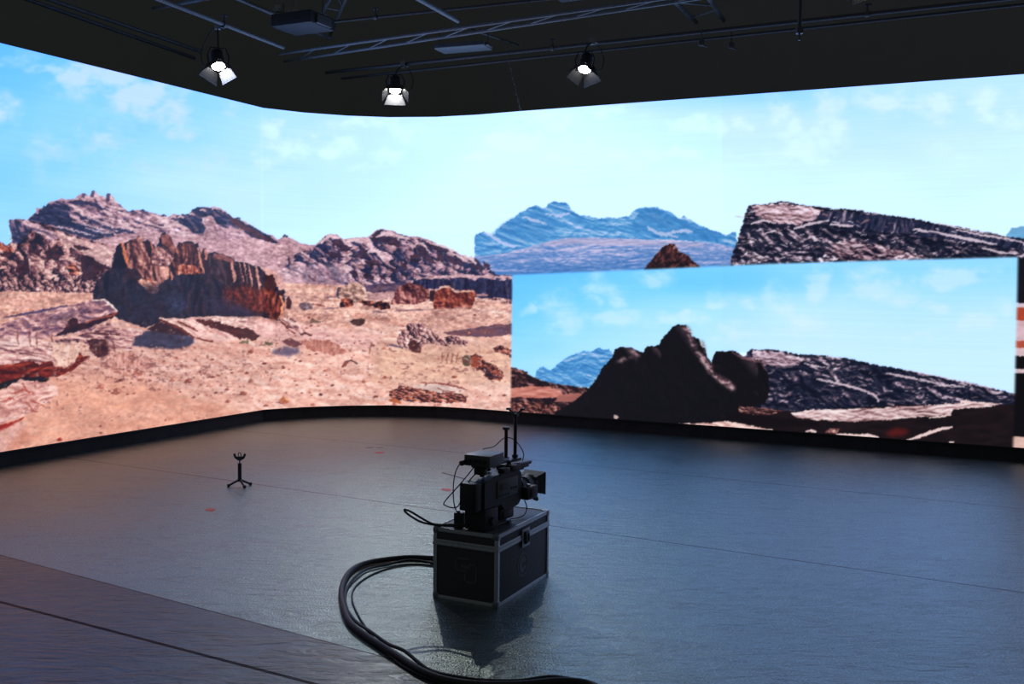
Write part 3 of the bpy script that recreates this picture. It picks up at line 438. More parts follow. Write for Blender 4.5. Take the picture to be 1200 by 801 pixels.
    fill([(600, 430), (605, 431), (615, 434), (622, 440), (640, 447), (655, 450), (680, 453), (700, 456), (700, 610), (590, 610), (590, 430)], rock([(0, (18, 14, 22)), (.5, (48, 30, 36)), (.8, (140, 92, 90)), (1.1, (210, 160, 154))], (6, 4), 18, (.6, -1), 1.6, .45, .4, 122), .9, 3)
    fill([(598, 455), (620, 452), (644, 453), (655, 457), (661, 463), (650, 466), (620, 466), (598, 465)], rock([(0, (130, 66, 60)), (.5, (190, 112, 100)), (1, (226, 160, 146))], (12, 4), 4, (.4, -1), .9, .6, .3, 184), .7, 3)
    fill([(655, 463), (670, 460), (684, 461), (680, 468), (664, 471), (650, 470)], flat((176, 108, 100), .8), .8, 3)
    fill([(598, 473), (615, 471), (650, 474), (658, 480), (640, 484), (598, 482)], boulders([(0, (30, 16, 22)), (.5, (110, 60, 56)), (.8, (200, 130, 116)), (1, (232, 176, 160))], (7, 4), 10, (.6, -.8), 123, .46, 1.2, .25), 1, 3)
    fill([(868, 470), (875, 412), (880, 409), (890, 410), (905, 409), (920, 412), (935, 415), (960, 416), (990, 419), (1020, 426), (1060, 433), (1100, 441), (1140, 449), (1188, 461), (1240, 470), (1240, 610), (868, 610)], rock(DARK, (8, 6), 12, (.4, -1), 1.9, .42, .6, 124), .9, 3)
    fill([(880, 411), (905, 411), (930, 416), (945, 420), (935, 428), (915, 430), (895, 428), (882, 420)], rock([(0, (50, 44, 62)), (.3, (110, 84, 96)), (.6, (180, 150, 166)), (1, (236, 220, 232))], (6, 3), 5, (.2, -1), 2, .52, .4, 125), 2, 4)
    for p, w in (([(942, 426), (955, 428), (968, 431)], 2), ([(1038, 437), (1060, 441), (1085, 446), (1104, 451)], 2.6), ([(1060, 433), (1100, 441), (1140, 450), (1170, 456)], 1.6), ([(1100, 452), (1115, 451), (1130, 453)], 2), ([(956, 444), (970, 446), (985, 450), (1000, 454)], 3), ([(986, 450), (1005, 455), (1024, 462), (1030, 470)], 3)): stroke(p, w, (214, 192, 204), .8, alpha=.9)
    for _ in range(110):
        x = R.uniform(880, 1180); y = R.uniform(414, 476)
        if y < 420+(x-940)*.17: continue
        l = R.uniform(2, 8); a = R.uniform(-.4, .4)
        stroke([(x-l/2, y-a*l/2), (x, y-.4), (x+l/2, y+a*l/2)], R.uniform(.7, 1.5), R.choice([(176, 152, 168), (130, 96, 100), (100, 84, 104), (212, 196, 210)]), .5, 0, .7, seed=R.randrange(50))
    fill([(860, 476), (900, 480), (930, 482), (1000, 478), (1060, 474), (1188, 474), (1240, 480), (1240, 610), (860, 610)], flat((16, 13, 17), .6, (18, 5), 7, (34, 22, 26)), 1, 4)
    fill([(925, 484), (950, 480), (1000, 479), (1040, 477), (1070, 475), (1110, 473), (1150, 471), (1176, 473), (1160, 476), (1118, 479), (1114, 486), (1080, 488), (1050, 491), (1000, 494), (960, 492), (935, 489)], rock([(0, (70, 46, 54)), (.35, (160, 120, 124)), (.7, (222, 190, 192)), (1, (248, 232, 232))], (10, 3), -2, (.3, -1), 1.8, .62, .4, 126), 1, 4)
    for p, w in (([(1088, 489), (1100, 488), (1115, 486)], 2), ([(1125, 472), (1140, 471), (1160, 473)], 2), ([(1062, 516), (1080, 510), (1100, 503), (1116, 500)], 4), ([(980, 509), (995, 510), (1012, 510)], 4), ([(1006, 510), (1018, 510), (1030, 513)], 4.4), ([(944, 506), (950, 504), (956, 506)], 3), ([(1112, 518), (1115, 518), (1118, 518)], 3), ([(860, 499), (880, 502), (905, 504)], 3.6), ([(1125, 470), (1132, 470), (1140, 471)], 3)):
        stroke(p, w, (236, 208, 206), .7)
    fill([(1035, 507), (1050, 501), (1066, 504), (1060, 510), (1044, 512)], flat((84, 24, 24)), 1, 4, soft=2)
    fill([(966, 507), (972, 502), (984, 502), (980, 508)], boulders([(0, (60, 30, 34)), (.6, (150, 96, 92)), (1, (230, 190, 180))], (5, 3), 0, (.5, -.9), 127, .55, 1, .25), .8, 3)
    fill([(834, 424), (838, 412), (850, 411), (862, 411), (870, 417), (880, 420), (893, 422), (900, 438), (902, 458), (897, 472), (868, 482), (848, 470)], rock(BLACKR, (7, 8), 20, (.8, -.8), 1.0, .30, .3, 128), .8, 3)
    stroke([(858, 412), (868, 418), (880, 421), (892, 424), (898, 434)], 3, (92, 64, 70), .9, alpha=.9)
    fill([(640, 610), (650, 484), (672, 470), (690, 455), (697, 447), (706, 430), (718, 418), (720, 409), (728, 406), (740, 407), (750, 412), (754, 413), (758, 406), (766, 405), (773, 404), (775, 398), (780, 392), (787, 384), (795, 380), (803, 380), (808, 388), (812, 395), (818, 396), (823, 406), (828, 410), (829, 418), (833, 423), (838, 434), (845, 440), (855, 447), (862, 456), (863, 468), (860, 474), (866, 484), (880, 494), (880, 610)], rock(BLACKR, (9, 8), 10, (.9, -.6), 1.0, .26, .3, 129), .8, 3)
    for cx_, cy_, rx_, ry_ in ((733, 420, 15, 14), (765, 417, 10, 11), (797, 405, 17, 24), (869, 436, 20, 24)):
        bx = _box(cx_-rx_, cy_-ry_, cx_+rx_, cy_+ry_); a0, a1, b0, b1, QX, QY = bx
        rr = ((QX-cx_)/rx_)**2+((QY-cy_)/ry_)**2; lit = np.clip(((QX-cx_)/rx_*.75-(QY-cy_)/ry_*.75)-.30, 0, 1)*np.clip((1.02-rr)*5, 0, 1)*(.5+fbm(QX/4, QY/4, 333, 3))
        IMG[b0:b1, a0:a1] += lit[..., None]*np.array([.30, .22, .25], np.float32)
    for p, w in (([(802, 381), (808, 390), (811, 399), (816, 408)], 5), ([(816, 412), (824, 420), (832, 432), (838, 440)], 7), ([(834, 438), (844, 444), (854, 450), (860, 457)], 8), ([(820, 398), (826, 406), (828, 414)], 3), ([(736, 410), (742, 412), (750, 416)], 3), ([(722, 424), (732, 420), (744, 418)], 3)):
        stroke(p, w, rock([(0, (36, 24, 30)), (.4, (112, 82, 90)), (.8, (206, 170, 178))], (4, 4), 20, (.6, -1), 1.6, .50, .6, 130), 1.6, 1, .95)
    fill([(866, 476), (900, 478), (920, 481), (905, 486), (880, 486), (866, 482)], boulders([(0, (30, 16, 22)), (.6, (120, 76, 74)), (1, (214, 160, 150))], (8, 3), 0, (.5, -.9), 131, .45, 1, .25), 1, 3)
    fill([(794, 496), (815, 496), (832, 495), (850, 493), (870, 496), (900, 503), (905, 507), (880, 507), (840, 501), (810, 499)], rock([(0, (100, 60, 60)), (.4, (200, 150, 144)), (.8, (246, 218, 210))], (8, 3), 10, (.3, -1), 1.4, .6, .3, 132), .9, 3)
    fill([(862, 484), (900, 488), (960, 494), (960, 500), (900, 500), (870, 494), (850, 490)], flat((20, 14, 18), .5), 1, 4)
    fill([(719, 489), (720, 486), (723, 486), (725, 489), (722, 492)], flat((196, 170, 164)), .3, 2)
    IMG[:] = base*(1-m[..., None])+IMG*m[..., None]
    # tone steps between groups of cabinets and the fine line structure of the screen
    st = 1+.012*(X2 > 305.5)-.012*(X2 > 846)
    IMG[:] = np.clip(IMG*st[..., None], 0, 1)
    for c in range(3): IMG[..., c] = .55*IMG[..., c]+.45*blur(IMG[..., c], .5)
# ---------------------------------------------------------------- camera geometry of the photograph
FOC, PITCH, ROLL, EYE = 1145.0, math.radians(3.3), math.radians(.6), 1.75
AF = np.array([0, math.cos(PITCH), -math.sin(PITCH)])
_R0 = np.array([1.0, 0, 0]); _U0 = np.array([0, math.sin(PITCH), math.cos(PITCH)])
AR = _R0*math.cos(ROLL)+_U0*math.sin(ROLL); AU = _U0*math.cos(ROLL)-_R0*math.sin(ROLL)

def at(x, y, z):
    """measured point of the photograph on the level z"""
    d = AF*FOC+AR*(x-600)+AU*(400.5-y)
    q = d*(z-EYE)/d[2]
    return Vector((q[0], q[1], z))

def proj(P):
    v = P-np.array([0, 0, EYE]); d = v@AF
    return 600+FOC*(v@AR)/d, 400.5-FOC*(v@AU)/d

C = bpy.context.scene.collection
cam = bpy.data.cameras.new('camera'); co = bpy.data.objects.new('camera', cam); C.objects.link(co)
cam.sensor_fit = 'HORIZONTAL'; cam.sensor_width = 36; cam.lens = 36*FOC/1200; cam.clip_start = .02; cam.clip_end = 100
co.matrix_world = Matrix(((AR[0], AU[0], -AF[0], 0), (AR[1], AU[1], -AF[1], 0), (AR[2], AU[2], -AF[2], EYE), (0, 0, 0, 1)))
bpy.context.scene.camera = co
vs = bpy.context.scene.view_settings
vs.view_transform = 'Standard'; vs.look = 'None'; vs.exposure = 0; vs.gamma = 1; vs.use_curve_mapping = False

# ---------------------------------------------------------------- materials
def new_mat(name):
    m = bpy.data.materials.new(name); m.use_nodes = True
    nt = m.node_tree; b = nt.nodes['Principled BSDF']
    return m, nt, b

def mat(name, col, rough=.5, metal=0, bump=0, scale=60, var=.15, spec=.5, emit=None, es=1):
    m, nt, b = new_mat(name)
    b.inputs['Roughness'].default_value = rough; b.inputs['Metallic'].default_value = metal
    b.inputs['Specular IOR Level'].default_value = spec
    tc = nt.nodes.new('ShaderNodeTexCoord'); n = nt.nodes.new('ShaderNodeTexNoise'); n.inputs['Scale'].default_value = scale; n.inputs['Detail'].default_value = 4
    nt.links.new(tc.outputs['Object'], n.inputs['Vector'])
    r = nt.nodes.new('ShaderNodeValToRGB'); r.color_ramp.elements[0].position = .3; r.color_ramp.elements[1].position = .7
    r.color_ramp.elements[0].color = (*[c*(1-var) for c in col], 1); r.color_ramp.elements[1].color = (*[min(1, c*(1+var)) for c in col], 1)
    nt.links.new(n.outputs['Fac'], r.inputs['Fac']); nt.links.new(r.outputs['Color'], b.inputs['Base Color'])
    if bump:
        bp = nt.nodes.new('ShaderNodeBump'); bp.inputs['Strength'].default_value = bump; bp.inputs['Distance'].default_value = .002
        nt.links.new(n.outputs['Fac'], bp.inputs['Height']); nt.links.new(bp.outputs['Normal'], b.inputs['Normal'])
    if emit:
        b.inputs['Emission Color'].default_value = (*emit, 1); b.inputs['Emission Strength'].default_value = es
    return m

M = dict(
    black=mat('matt_black_paint', (.045, .046, .047), .85, spec=.2, scale=6),
    drape=mat('black_drape', (.022, .022, .023), .95, spec=.1, scale=8),
    plastic=mat('black_plastic', (.030, .032, .035), .45, bump=.2, scale=180),
    rubber=mat('black_rubber', (.028, .028, .030), .6, scale=40),
    laminate=mat('case_laminate', (.070, .074, .080), .55, bump=.3, scale=300),
    alu=mat('aluminium_edge', (.66, .70, .74), .45, .6, scale=90),
    steel=mat('grey_steel', (.32, .34, .36), .38, .9, scale=60),
    greyp=mat('grey_painted_metal', (.10, .105, .11), .42, .2, scale=120),
    truss=mat('dark_truss_metal', (.16, .18, .19), .5, .35, scale=30),
    pipe2=mat('dark_box_paint', (.03, .034, .038), .6, .1, scale=30),
    pipe=mat('dark_pipe_metal', (.075, .082, .088), .55, .3, scale=30),
    lamp=mat('black_lamp_metal', (.03, .03, .032), .5, .3, scale=50),
    flap=mat('painted_lit_flap', (.85, .85, .85), .4, .3, scale=50),  # lit look of a flap put into its colour
    unlit_flap=mat('painted_unlit_flap', (.035, .035, .037), .4, .4, scale=50),  # the same flap away from the glow, its shade put into the colour
    plate=mat('blue_grey_panel', (.10, .12, .135), .5, .1, scale=20),
    glass=mat('dark_glass', (.01, .012, .016), .08, spec=.8),
    logo=mat('grey_print', (.12, .125, .13), .5, scale=60),
    red=mat('red_tape', (.95, .12, .08), .6, scale=200),
    white=mat('white_tip', (.6, .62, .66), .4),
)
M['lens_on'] = mat('lit_lamp_lens', (.9, .9, .9), .3, emit=(1, .98, .95), es=34)

# floor: vinyl sheets with seams; the near sheet is smoother
def floor_material():
    m, nt, b = new_mat('stage_vinyl')
    N = nt.nodes.new; L = nt.links.new
    tc = N('ShaderNodeTexCoord'); sep = N('ShaderNodeSeparateXYZ'); L(tc.outputs['Object'], sep.inputs[0])
    def math_(op, a, bb=None, c=None):
        n = N('ShaderNodeMath'); n.operation = op
        for i, v in enumerate((a, bb, c)):
            if v is None: continue
            if isinstance(v, (int, float)): n.inputs[i].default_value = v
            else: L(v, n.inputs[i])
        return n.outputs[0]
    def dist(p, q):                       # signed distance to the line through p and q
        dx, dy = q[0]-p[0], q[1]-p[1]; l = math.hypot(dx, dy); nx, ny = -dy/l, dx/l
        return math_('ADD', math_('ADD', math_('MULTIPLY', sep.outputs[0], nx), math_('MULTIPLY', sep.outputs[1], ny)), -(p[0]*nx+p[1]*ny))
    seams = [((-4.158, 9.484), (2.993, 5.591), .008, .10), ((-2.677, 11.234), (4.135, 7.776), .013, .35), ((-3.254, 6.147), (-.812, 4.645), .006, .12), ((-2.776, 5.235), (-.881, 4.204), .012, .04)]
    fac = None; ds = []
    for p, q, w, k in seams:
        d = dist(p, q); ds.append(d)
        e = math_('MULTIPLY_ADD', math_('LESS_THAN', math_('ABSOLUTE', d), w), k-1, 1)
        fac = e if fac is None else math_('MULTIPLY', fac, e)
    near = math_('LESS_THAN', ds[2], 0.0)
    n1 = N('ShaderNodeTexNoise'); n1.inputs['Scale'].default_value = 1.3; n1.inputs['Detail'].default_value = 6; n1.inputs['Roughness'].default_value = .65; L(tc.outputs['Object'], n1.inputs['Vector'])
    mp = N('ShaderNodeMapping'); mp.inputs['Scale'].default_value = (4, 13, 1); mp.inputs['Rotation'].default_value = (0, 0, math.radians(27)); L(tc.outputs['Object'], mp.inputs['Vector'])
    n2 = N('ShaderNodeTexNoise'); n2.inputs['Scale'].default_value = 1; n2.inputs['Detail'].default_value = 6; n2.inputs['Distortion'].default_value = 1.6; L(mp.outputs[0], n2.inputs['Vector'])
    mp3 = N('ShaderNodeMapping'); mp3.inputs['Scale'].default_value = (1.0, 2.6, 1); mp3.inputs['Rotation'].default_value = (0, 0, math.radians(27)); L(tc.outputs['Object'], mp3.inputs['Vector'])
    n3 = N('ShaderNodeTexNoise'); n3.inputs['Scale'].default_value = 1.5; n3.inputs['Detail'].default_value = 8; n3.inputs['Roughness'].default_value = .62; n3.inputs['Distortion'].default_value = .6; L(mp3.outputs[0], n3.inputs['Vector'])
    cz = N('ShaderNodeMapRange'); cz.inputs['From Min'].default_value = 0; cz.inputs['From Max'].default_value = .016; cz.inputs['To Min'].default_value = .68; cz.inputs['To Max'].default_value = 1; L(math_('ABSOLUTE', math_('SUBTRACT', n3.outputs['Fac'], .5)), cz.inputs['Value'])
    fac = math_('MULTIPLY', fac, cz.outputs[0])
    sp = N('ShaderNodeTexNoise'); sp.inputs['Scale'].default_value = 95; sp.inputs['Detail'].default_value = 2; L(tc.outputs['Object'], sp.inputs['Vector'])
    v = math_('MULTIPLY_ADD', n1.outputs['Fac'], .5, .75)
    v = math_('MULTIPLY', v, math_('MULTIPLY_ADD', n2.outputs['Fac'], .9, .55))
    sp2 = math_('MULTIPLY_ADD', math_('MAXIMUM', math_('SUBTRACT', sp.outputs['Fac'], .57), 0.0), math_('MULTIPLY_ADD', near, -26.0, 32.0), .80)  # sparkle glints painted as bright specks in the base colour
    v = math_('MULTIPLY', v, math_('MULTIPLY', sp2, math_('MULTIPLY_ADD', sp.outputs['Fac'], .6, .7)))
    v = math_('MULTIPLY', v, math_('MULTIPLY', fac, math_('MULTIPLY_ADD', near, -.3, 1.0)))
    cr = N('ShaderNodeMix'); cr.data_type = 'RGBA'; cr.inputs['A'].default_value = (0, 0, 0, 1); cr.inputs['B'].default_value = FLOOR_COL; L(v, cr.inputs['Factor'])
    cr.clamp_factor = False
    L(cr.outputs['Result'], b.inputs['Base Color'])
    rg = math_('MULTIPLY_ADD', n2.outputs['Fac'], .14, .29); L(math_('ADD', rg, math_('MULTIPLY_ADD', n1.outputs['Fac'], .16, -.08)), b.inputs['Roughness'])
    L(math_('MULTIPLY', math_('MULTIPLY', math_('MULTIPLY_ADD', sp.outputs['Fac'], .6, .7), fac), math_('MULTIPLY_ADD', near, -.8, 1.0)), b.inputs['Specular IOR Level'])
    b.inputs['IOR'].default_value = 2.3; b.inputs['Specular Tint'].default_value = (.84, 1, .94, 1)
    h = math_('ADD', math_('MULTIPLY', sp.outputs['Fac'], math_('MULTIPLY_ADD', near, -.8, 1.0)), math_('MULTIPLY', n2.outputs['Fac'], 2.4))
    bp = N('ShaderNodeBump'); bp.inputs['Strength'].default_value = .8; bp.inputs['Distance'].default_value = .004; L(h, bp.inputs['Height']); L(bp.outputs[0], b.inputs['Normal'])
    return m
FLOOR_COL = (.040, .050, .051, 1)
M['floor'] = floor_material()

# ---------------------------------------------------------------- mesh helpers
def obj(name, bm, m, parent=None, smooth=True):
    bmesh.ops.recalc_face_normals(bm, faces=bm.faces[:])
    me = bpy.data.meshes.new(name); bm.to_mesh(me); bm.free()
    if m is not None: me.materials.append(m)
    for p in me.polygons: p.use_smooth = smooth
    if smooth:
        me.set_sharp_from_angle(angle=math.radians(35))
    o = bpy.data.objects.new(name, me); C.objects.link(o)
    if parent is not None: o.parent = parent
    return o

def tag(o, label=None, cat=None, group=None, kind=None):
    if label: o['label'] = label
    if cat: o['category'] = cat
    if group: o['group'] = group
    if kind: o['kind'] = kind
    return o

def thing(name, label, cat, mw=None, group=None):
    o = bpy.data.objects.new(name, None); C.objects.link(o); o.empty_display_size = .1
    if mw is not None: o.matrix_world = mw
    return tag(o, label, cat, group)

def copy_tree(o, parent=None):
    c = o.copy(); C.objects.link(c)
    if parent is not None: c.parent = parent
    for ch in [x for x in bpy.data.objects if x.parent == o]: copy_tree(ch, c)
    return c

def box(bm, c0, c1, bev=0.0, rz=0, mw=None, taper=None):
    c0, c1 = Vector(c0), Vector(c1); ce = (c0+c1)/2; s = c1-c0
    r = bmesh.ops.create_cube(bm, size=1)
    for v in r['verts']:
        t = taper if (taper and v.co.z > 0) else 1
        v.co = Vector((v.co.x*s.x*t, v.co.y*s.y*t, v.co.z*s.z))
    if bev:
        es = {e for v in r['verts'] for e in v.link_edges}
        q = bmesh.ops.bevel(bm, geom=list(es), offset=min(bev, min(abs(s.x), abs(s.y), abs(s.z))*.45), segments=2, affect='EDGES', profile=.6)
        vsn = set(q['verts']) | {v for v in r['verts'] if v.is_valid}
    else: vsn = set(r['verts'])
    mt = Matrix.Translation(ce) @ Matrix.Rotation(rz, 4, 'Z')
    if mw is not None: mt = mw @ mt
    for v in vsn: v.co = mt @ v.co
    return bm

def tube(bm, pts, r, seg=10, cap=True, res=0):
    P = [Vector(p) for p in pts]
    if res:                                # smooth the polyline (Catmull-Rom)
        Q = []; n = len(P)
        for i in range(n-1):
            a, b_, c, d = P[max(0, i-1)], P[i], P[i+1], P[min(n-1, i+2)]
            for k in range(res):
                t = k/res
                Q.append(.5*((2*b_)+(c-a)*t+(2*a-5*b_+4*c-d)*t*t+(3*b_-a-3*c+d)*t**3))
        Q.append(P[-1]); P = Q
    n = len(P); rings = []
    T = [(P[min(i+1, n-1)]-P[max(i-1, 0)]).normalized() for i in range(n)]
    up = Vector((0, 0, 1)) if abs(T[0].z) < .9 else Vector((1, 0, 0))
    nrm = (up-T[0]*up.dot(T[0])).normalized()
    for i in range(n):
        if i: nrm = (nrm-T[i]*nrm.dot(T[i])).normalized()
        bn = T[i].cross(nrm); rr = r(i/(n-1)) if callable(r) else r
        rings.append([bm.verts.new(P[i]+(nrm*math.cos(a)+bn*math.sin(a))*rr) for a in (2*math.pi*k/seg for k in range(seg))])
    for i in range(n-1):
        for k in range(seg): bm.faces.new((rings[i][k], rings[i][(k+1) % seg], rings[i+1][(k+1) % seg], rings[i+1][k]))
    if cap: bm.faces.new(rings[0][::-1]); bm.faces.new(rings[-1])
    return bm

def lathe(bm, prof, mw, seg=24):
    """prof: (along, radius) pairs; along local +X of mw"""
    rings = []
    for a, r in prof:
        rings.append([bm.verts.new(mw @ Vector((a, r*math.cos(t), r*math.sin(t)))) for t in (2*math.pi*k/seg for k in range(seg))])
    for i in range(len(rings)-1):
        for k in range(seg): bm.faces.new((rings[i][k], rings[i][(k+1) % seg], rings[i+1][(k+1) % seg], rings[i+1][k]))
    bm.faces.new(rings[0][::-1]); bm.faces.new(rings[-1])
    return bm

def prism(bm, poly, thick, mw):
    a = [bm.verts.new(mw @ Vector((x, y, 0))) for x, y in poly]; b_ = [bm.verts.new(mw @ Vector((x, y, thick))) for x, y in poly]
    bm.faces.new(a[::-1]); bm.faces.new(b_)
    n = len(poly)
    for i in range(n): bm.faces.new((a[i], a[(i+1) % n], b_[(i+1) % n], b_[i]))
    return bm

B = bmesh.new
I4 = Matrix.Identity(4)

# ---------------------------------------------------------------- the curved screen wall
ZB, ZT = .15, 3.925
pth = [at(0, 529.4, ZB), at(310, 479.6, ZB), at(357, 476.6, ZB), at(407, 474.9, ZB), at(455, 474.5, ZB), at(510, 475.8, ZB), at(556, 478.4, ZB), at(602, 482.0, ZB), at(1200, 524.6, ZB)]
pth = [Vector((p.x, p.y)) for p in pth]
dl = (pth[0]-pth[1]).normalized(); dr = (pth[-1]-pth[-2]).normalized()
pth = [pth[0]+dl*1.6]+pth+[pth[-1]+dr*3.2]
seg = [(pth[i+1]-pth[i]).length for i in range(len(pth)-1)]; cum = [0]+list(np.cumsum(seg))
def along(s):
    s = np.asarray(s, float); xs = np.interp(s, cum, [p.x for p in pth]); ys = np.interp(s, cum, [p.y for p in pth]); return xs, ys
def offset(path, d):                       # positive = behind the screen
    out = []
    for i, p in enumerate(path):
        a = path[max(0, i-1)]; b_ = path[min(len(path)-1, i+1)]
        t1 = (p-a).normalized() if i else (b_-p).normalized(); t2 = (b_-p).normalized() if i < len(path)-1 else t1
        n = Vector((-(t1+t2).y, (t1+t2).x)).normalized(); k = 1/max(.5, n.dot(Vector((-t1.y, t1.x))))
        out.append(p+n*d*k)
    return out
wall = thing('led_wall', 'huge curved black-framed screen wall glowing with a desert landscape and an inset picture', 'screen', Matrix.Translation((pth[4].x, pth[4].y, 0)))
def wobj(name, bm, m):
    o = obj(name, bm, m, None, smooth=False); o.parent = wall; o.matrix_parent_inverse = Matrix.Translation((-pth[4].x, -pth[4].y, 0)); return o
def strip(bm, d0, d1, z0, z1):
    a, b_ = offset(pth, d0), offset(pth, d1)
    rows = [[bm.verts.new((p.x, p.y, z)) for p in path] for path, z in ((a, z0), (a, z1), (b_, z1), (b_, z0))]
    for r in range(4):
        q0, q1 = rows[r], rows[(r+1) % 4]
        for i in range(len(pth)-1): bm.faces.new((q0[i], q0[i+1], q1[i+1], q1[i]))
    bm.faces.new([r[0] for r in rows]); bm.faces.new([r[-1] for r in rows][::-1])
    return bm
wobj('cabinet_frame', strip(B(), .006, .11, ZB, ZT+.006), M['black'])
wobj('plinth', strip(B(), .03, .62, 0, ZB-.002), M['black'])
wobj('edge_trim', strip(B(), -.004, .006, ZB-.012, ZB), M['plastic'])

paint_picture()
NS = 9000
ss = np.linspace(0, cum[-1], NS); xs, ys = along(ss)
px, _ = proj(np.stack([xs, ys, np.full(NS, 2.0)], 1))
dens = np.abs(np.gradient(px))/np.gradient(ss)
dens = np.where((px > -60) & (px < 1260), np.maximum(dens, 60), 14)       # columns per metre: as fine as the picture shows
cd = np.concatenate([[0], np.cumsum((dens[1:]+dens[:-1])/2*np.diff(ss))]); NC = int(cd[-1]*1.02)
sc = np.interp(np.linspace(0, cd[-1], NC), cd, ss)
for c_ in cum[1:-1]: sc[np.argmin(np.abs(sc-c_))] = c_
xs, ys = along(sc); NR = 420
zs = np.linspace(ZB, ZT, NR)
PX = np.repeat(xs[None, :], NR, 0); PY = np.repeat(ys[None, :], NR, 0); PZ = np.repeat(zs[:, None], NC, 1)
V = np.stack([PX, PY, PZ], -1).reshape(-1, 3)
qx, qy = proj(V)
fx = np.clip((qx-CX0)*S-.5, 0, CW-1.001); fy = np.clip((qy-CY0)*S-.5, 0, CH-1.001)
i0 = fx.astype(int); j0 = fy.astype(int); tx = (fx-i0)[:, None]; ty = (fy-j0)[:, None]
col = (IMG[j0, i0]*(1-tx)+IMG[j0, i0+1]*tx)*(1-ty)+(IMG[j0+1, i0]*(1-tx)+IMG[j0+1, i0+1]*tx)*ty
# the panels' blue runs past the photograph's white in the sky
lin = np.where(col <= .04045, col/12.92, ((col+.055)/1.055)**2.4)
over = np.clip((col-np.array([1, .945, .90]))/np.array([1, .035, .09]), 0, 1); over = over*over*(3-2*over)
lin = lin*(1+over*np.array([0, .12, .85]))
idx = np.arange(NR*NC).reshape(NR, NC)
F = np.stack([idx[:-1, :-1], idx[:-1, 1:], idx[1:, 1:], idx[1:, :-1]], -1).reshape(-1, 4)
me = bpy.data.meshes.new('screen'); off = np.array([pth[4].x, pth[4].y, 0])
me.vertices.add(len(V)); me.vertices.foreach_set('co', (V-off).astype(np.float32).ravel())
me.loops.add(F.size); me.loops.foreach_set('vertex_index', F.astype(np.int32).ravel())
me.polygons.add(len(F)); me.polygons.foreach_set('loop_start', np.arange(0, F.size, 4, dtype=np.int32)); me.polygons.foreach_set('loop_total', np.full(len(F), 4, np.int32))
me.update(calc_edges=True)
ca = me.color_attributes.new('picture', 'FLOAT_COLOR', 'POINT')
ca.data.foreach_set('color', np.concatenate([lin, np.ones((len(lin), 1))], 1).astype(np.float32).ravel())
sm, nt, b = new_mat('screen_picture')
b.inputs['Base Color'].default_value = (.012, .012, .013, 1); b.inputs['Roughness'].default_value = .55
a_ = nt.nodes.new('ShaderNodeAttribute'); a_.attribute_name = 'picture'
# very faint scan structure of the pixel rows
tcn = nt.nodes.new('ShaderNodeTexCoord'); mpn = nt.nodes.new('ShaderNodeMapping'); mpn.inputs['Scale'].default_value = (.15, .15, 14)
nn = nt.nodes.new('ShaderNodeTexNoise'); nn.inputs['Scale'].default_value = 2.2; nn.inputs['Detail'].default_value = 2
nt.links.new(tcn.outputs['Object'], mpn.inputs[0]); nt.links.new(mpn.outputs[0], nn.inputs['Vector'])
mr = nt.nodes.new('ShaderNodeMapRange'); mr.inputs['To Min'].default_value = .955*SCREEN_GAIN; mr.inputs['To Max'].default_value = 1.045*SCREEN_GAIN; nt.links.new(nn.outputs['Fac'], mr.inputs['Value'])
nt.links.new(a_.outputs['Color'], b.inputs['Emission Color']); nt.links.new(mr.outputs[0], b.inputs['Emission Strength'])
me.materials.append(sm)
so = bpy.data.objects.new('screen', me); C.objects.link(so); so.parent = wall
del V, F, IMG

# ---------------------------------------------------------------- room
def slab(name, c0, c1, m):
    o = obj(name, box(B(), c0, c1), M[m] if isinstance(m, str) else m, smooth=False); o['kind'] = 'structure'; return o
M['wallp'] = mat('grey_wall_paint', (.34, .34, .335), .95, spec=.1, var=.03, scale=2)
slab('floor', (-16, -8, -.2), (18, 17, 0), 'floor')
slab('wall_back', (-16, 17, -.2), (18, 17.2, 10.5), 'wallp')

# ---------------------------------------------------------------- flight case
CF = Vector((-.064, 5.214, 0)); TH = math.atan2(.615, .299)
CM = Matrix.Translation(CF) @ Matrix.Rotation(TH, 4, 'Z')           # corner nearest the viewer; x along the long side, y to the left
LX, LY, LZ = .684, .405, .402
case = thing('flight_case', 'black flight case with aluminium edges standing on the stage floor under the camera', 'case', CM)
obj('body', box(B(), (.006, .006, .003), (LX-.006, LY-.006, .318), .003), M['laminate'], case)
lid = obj('lid', box(B(), (.006, .006, .322), (LX-.006, LY-.006, LZ-.004), .003), M['laminate'], case)
def edge(a, b_, w=.022, t=.004):           # an L-section rail
    a, b_ = Vector(a), Vector(b_); bm = B()
    ax = max(range(3), key=lambda i: abs(b_[i]-a[i])); oth = [i for i in range(3) if i != ax]
    for k in oth:
        c0 = list(a); c1 = list(b_); j = [i for i in oth if i != k][0]
        sgn = lambda i: 1 if a[i] < (LX, LY, LZ)[i]/2 else -1
        c1[k] = a[k]+sgn(k)*(w if (k == 2 or ax == 2) else w*.45); c1[j] = a[j]+sgn(j)*t
        lo = [min(p, q) for p, q in zip(c0, c1)]; hi = [max(p, q) for p, q in zip(c0, c1)]
        box(bm, lo, hi, .0012)
    return bm
for x in (0, LX):
    for y in (0, LY): obj('edge_rail', edge((x, y, 0), (x, y, LZ)), M['alu'], case)
for z in (0, LZ):
    for y in (0, LY): obj('edge_rail', edge((0, y, z), (LX, y, z)), M['alu'], case)
    for x in (0, LX): obj('edge_rail', edge((x, 0, z), (x, LY, z)), M['alu'], case)
bm = B()
for z0, z1, o_ in ((.305, .3215, .003), (.3225, .337, .001)):
    for c0, c1 in (((-o_, -o_, z0), (LX+o_, .004, z1)), ((-o_, LY-.004, z0), (LX+o_, LY+o_, z1)), ((-o_, 0, z0), (.004, LY, z1)), ((LX-.004, 0, z0), (LX+o_, LY, z1))): box(bm, c0, c1, .001)
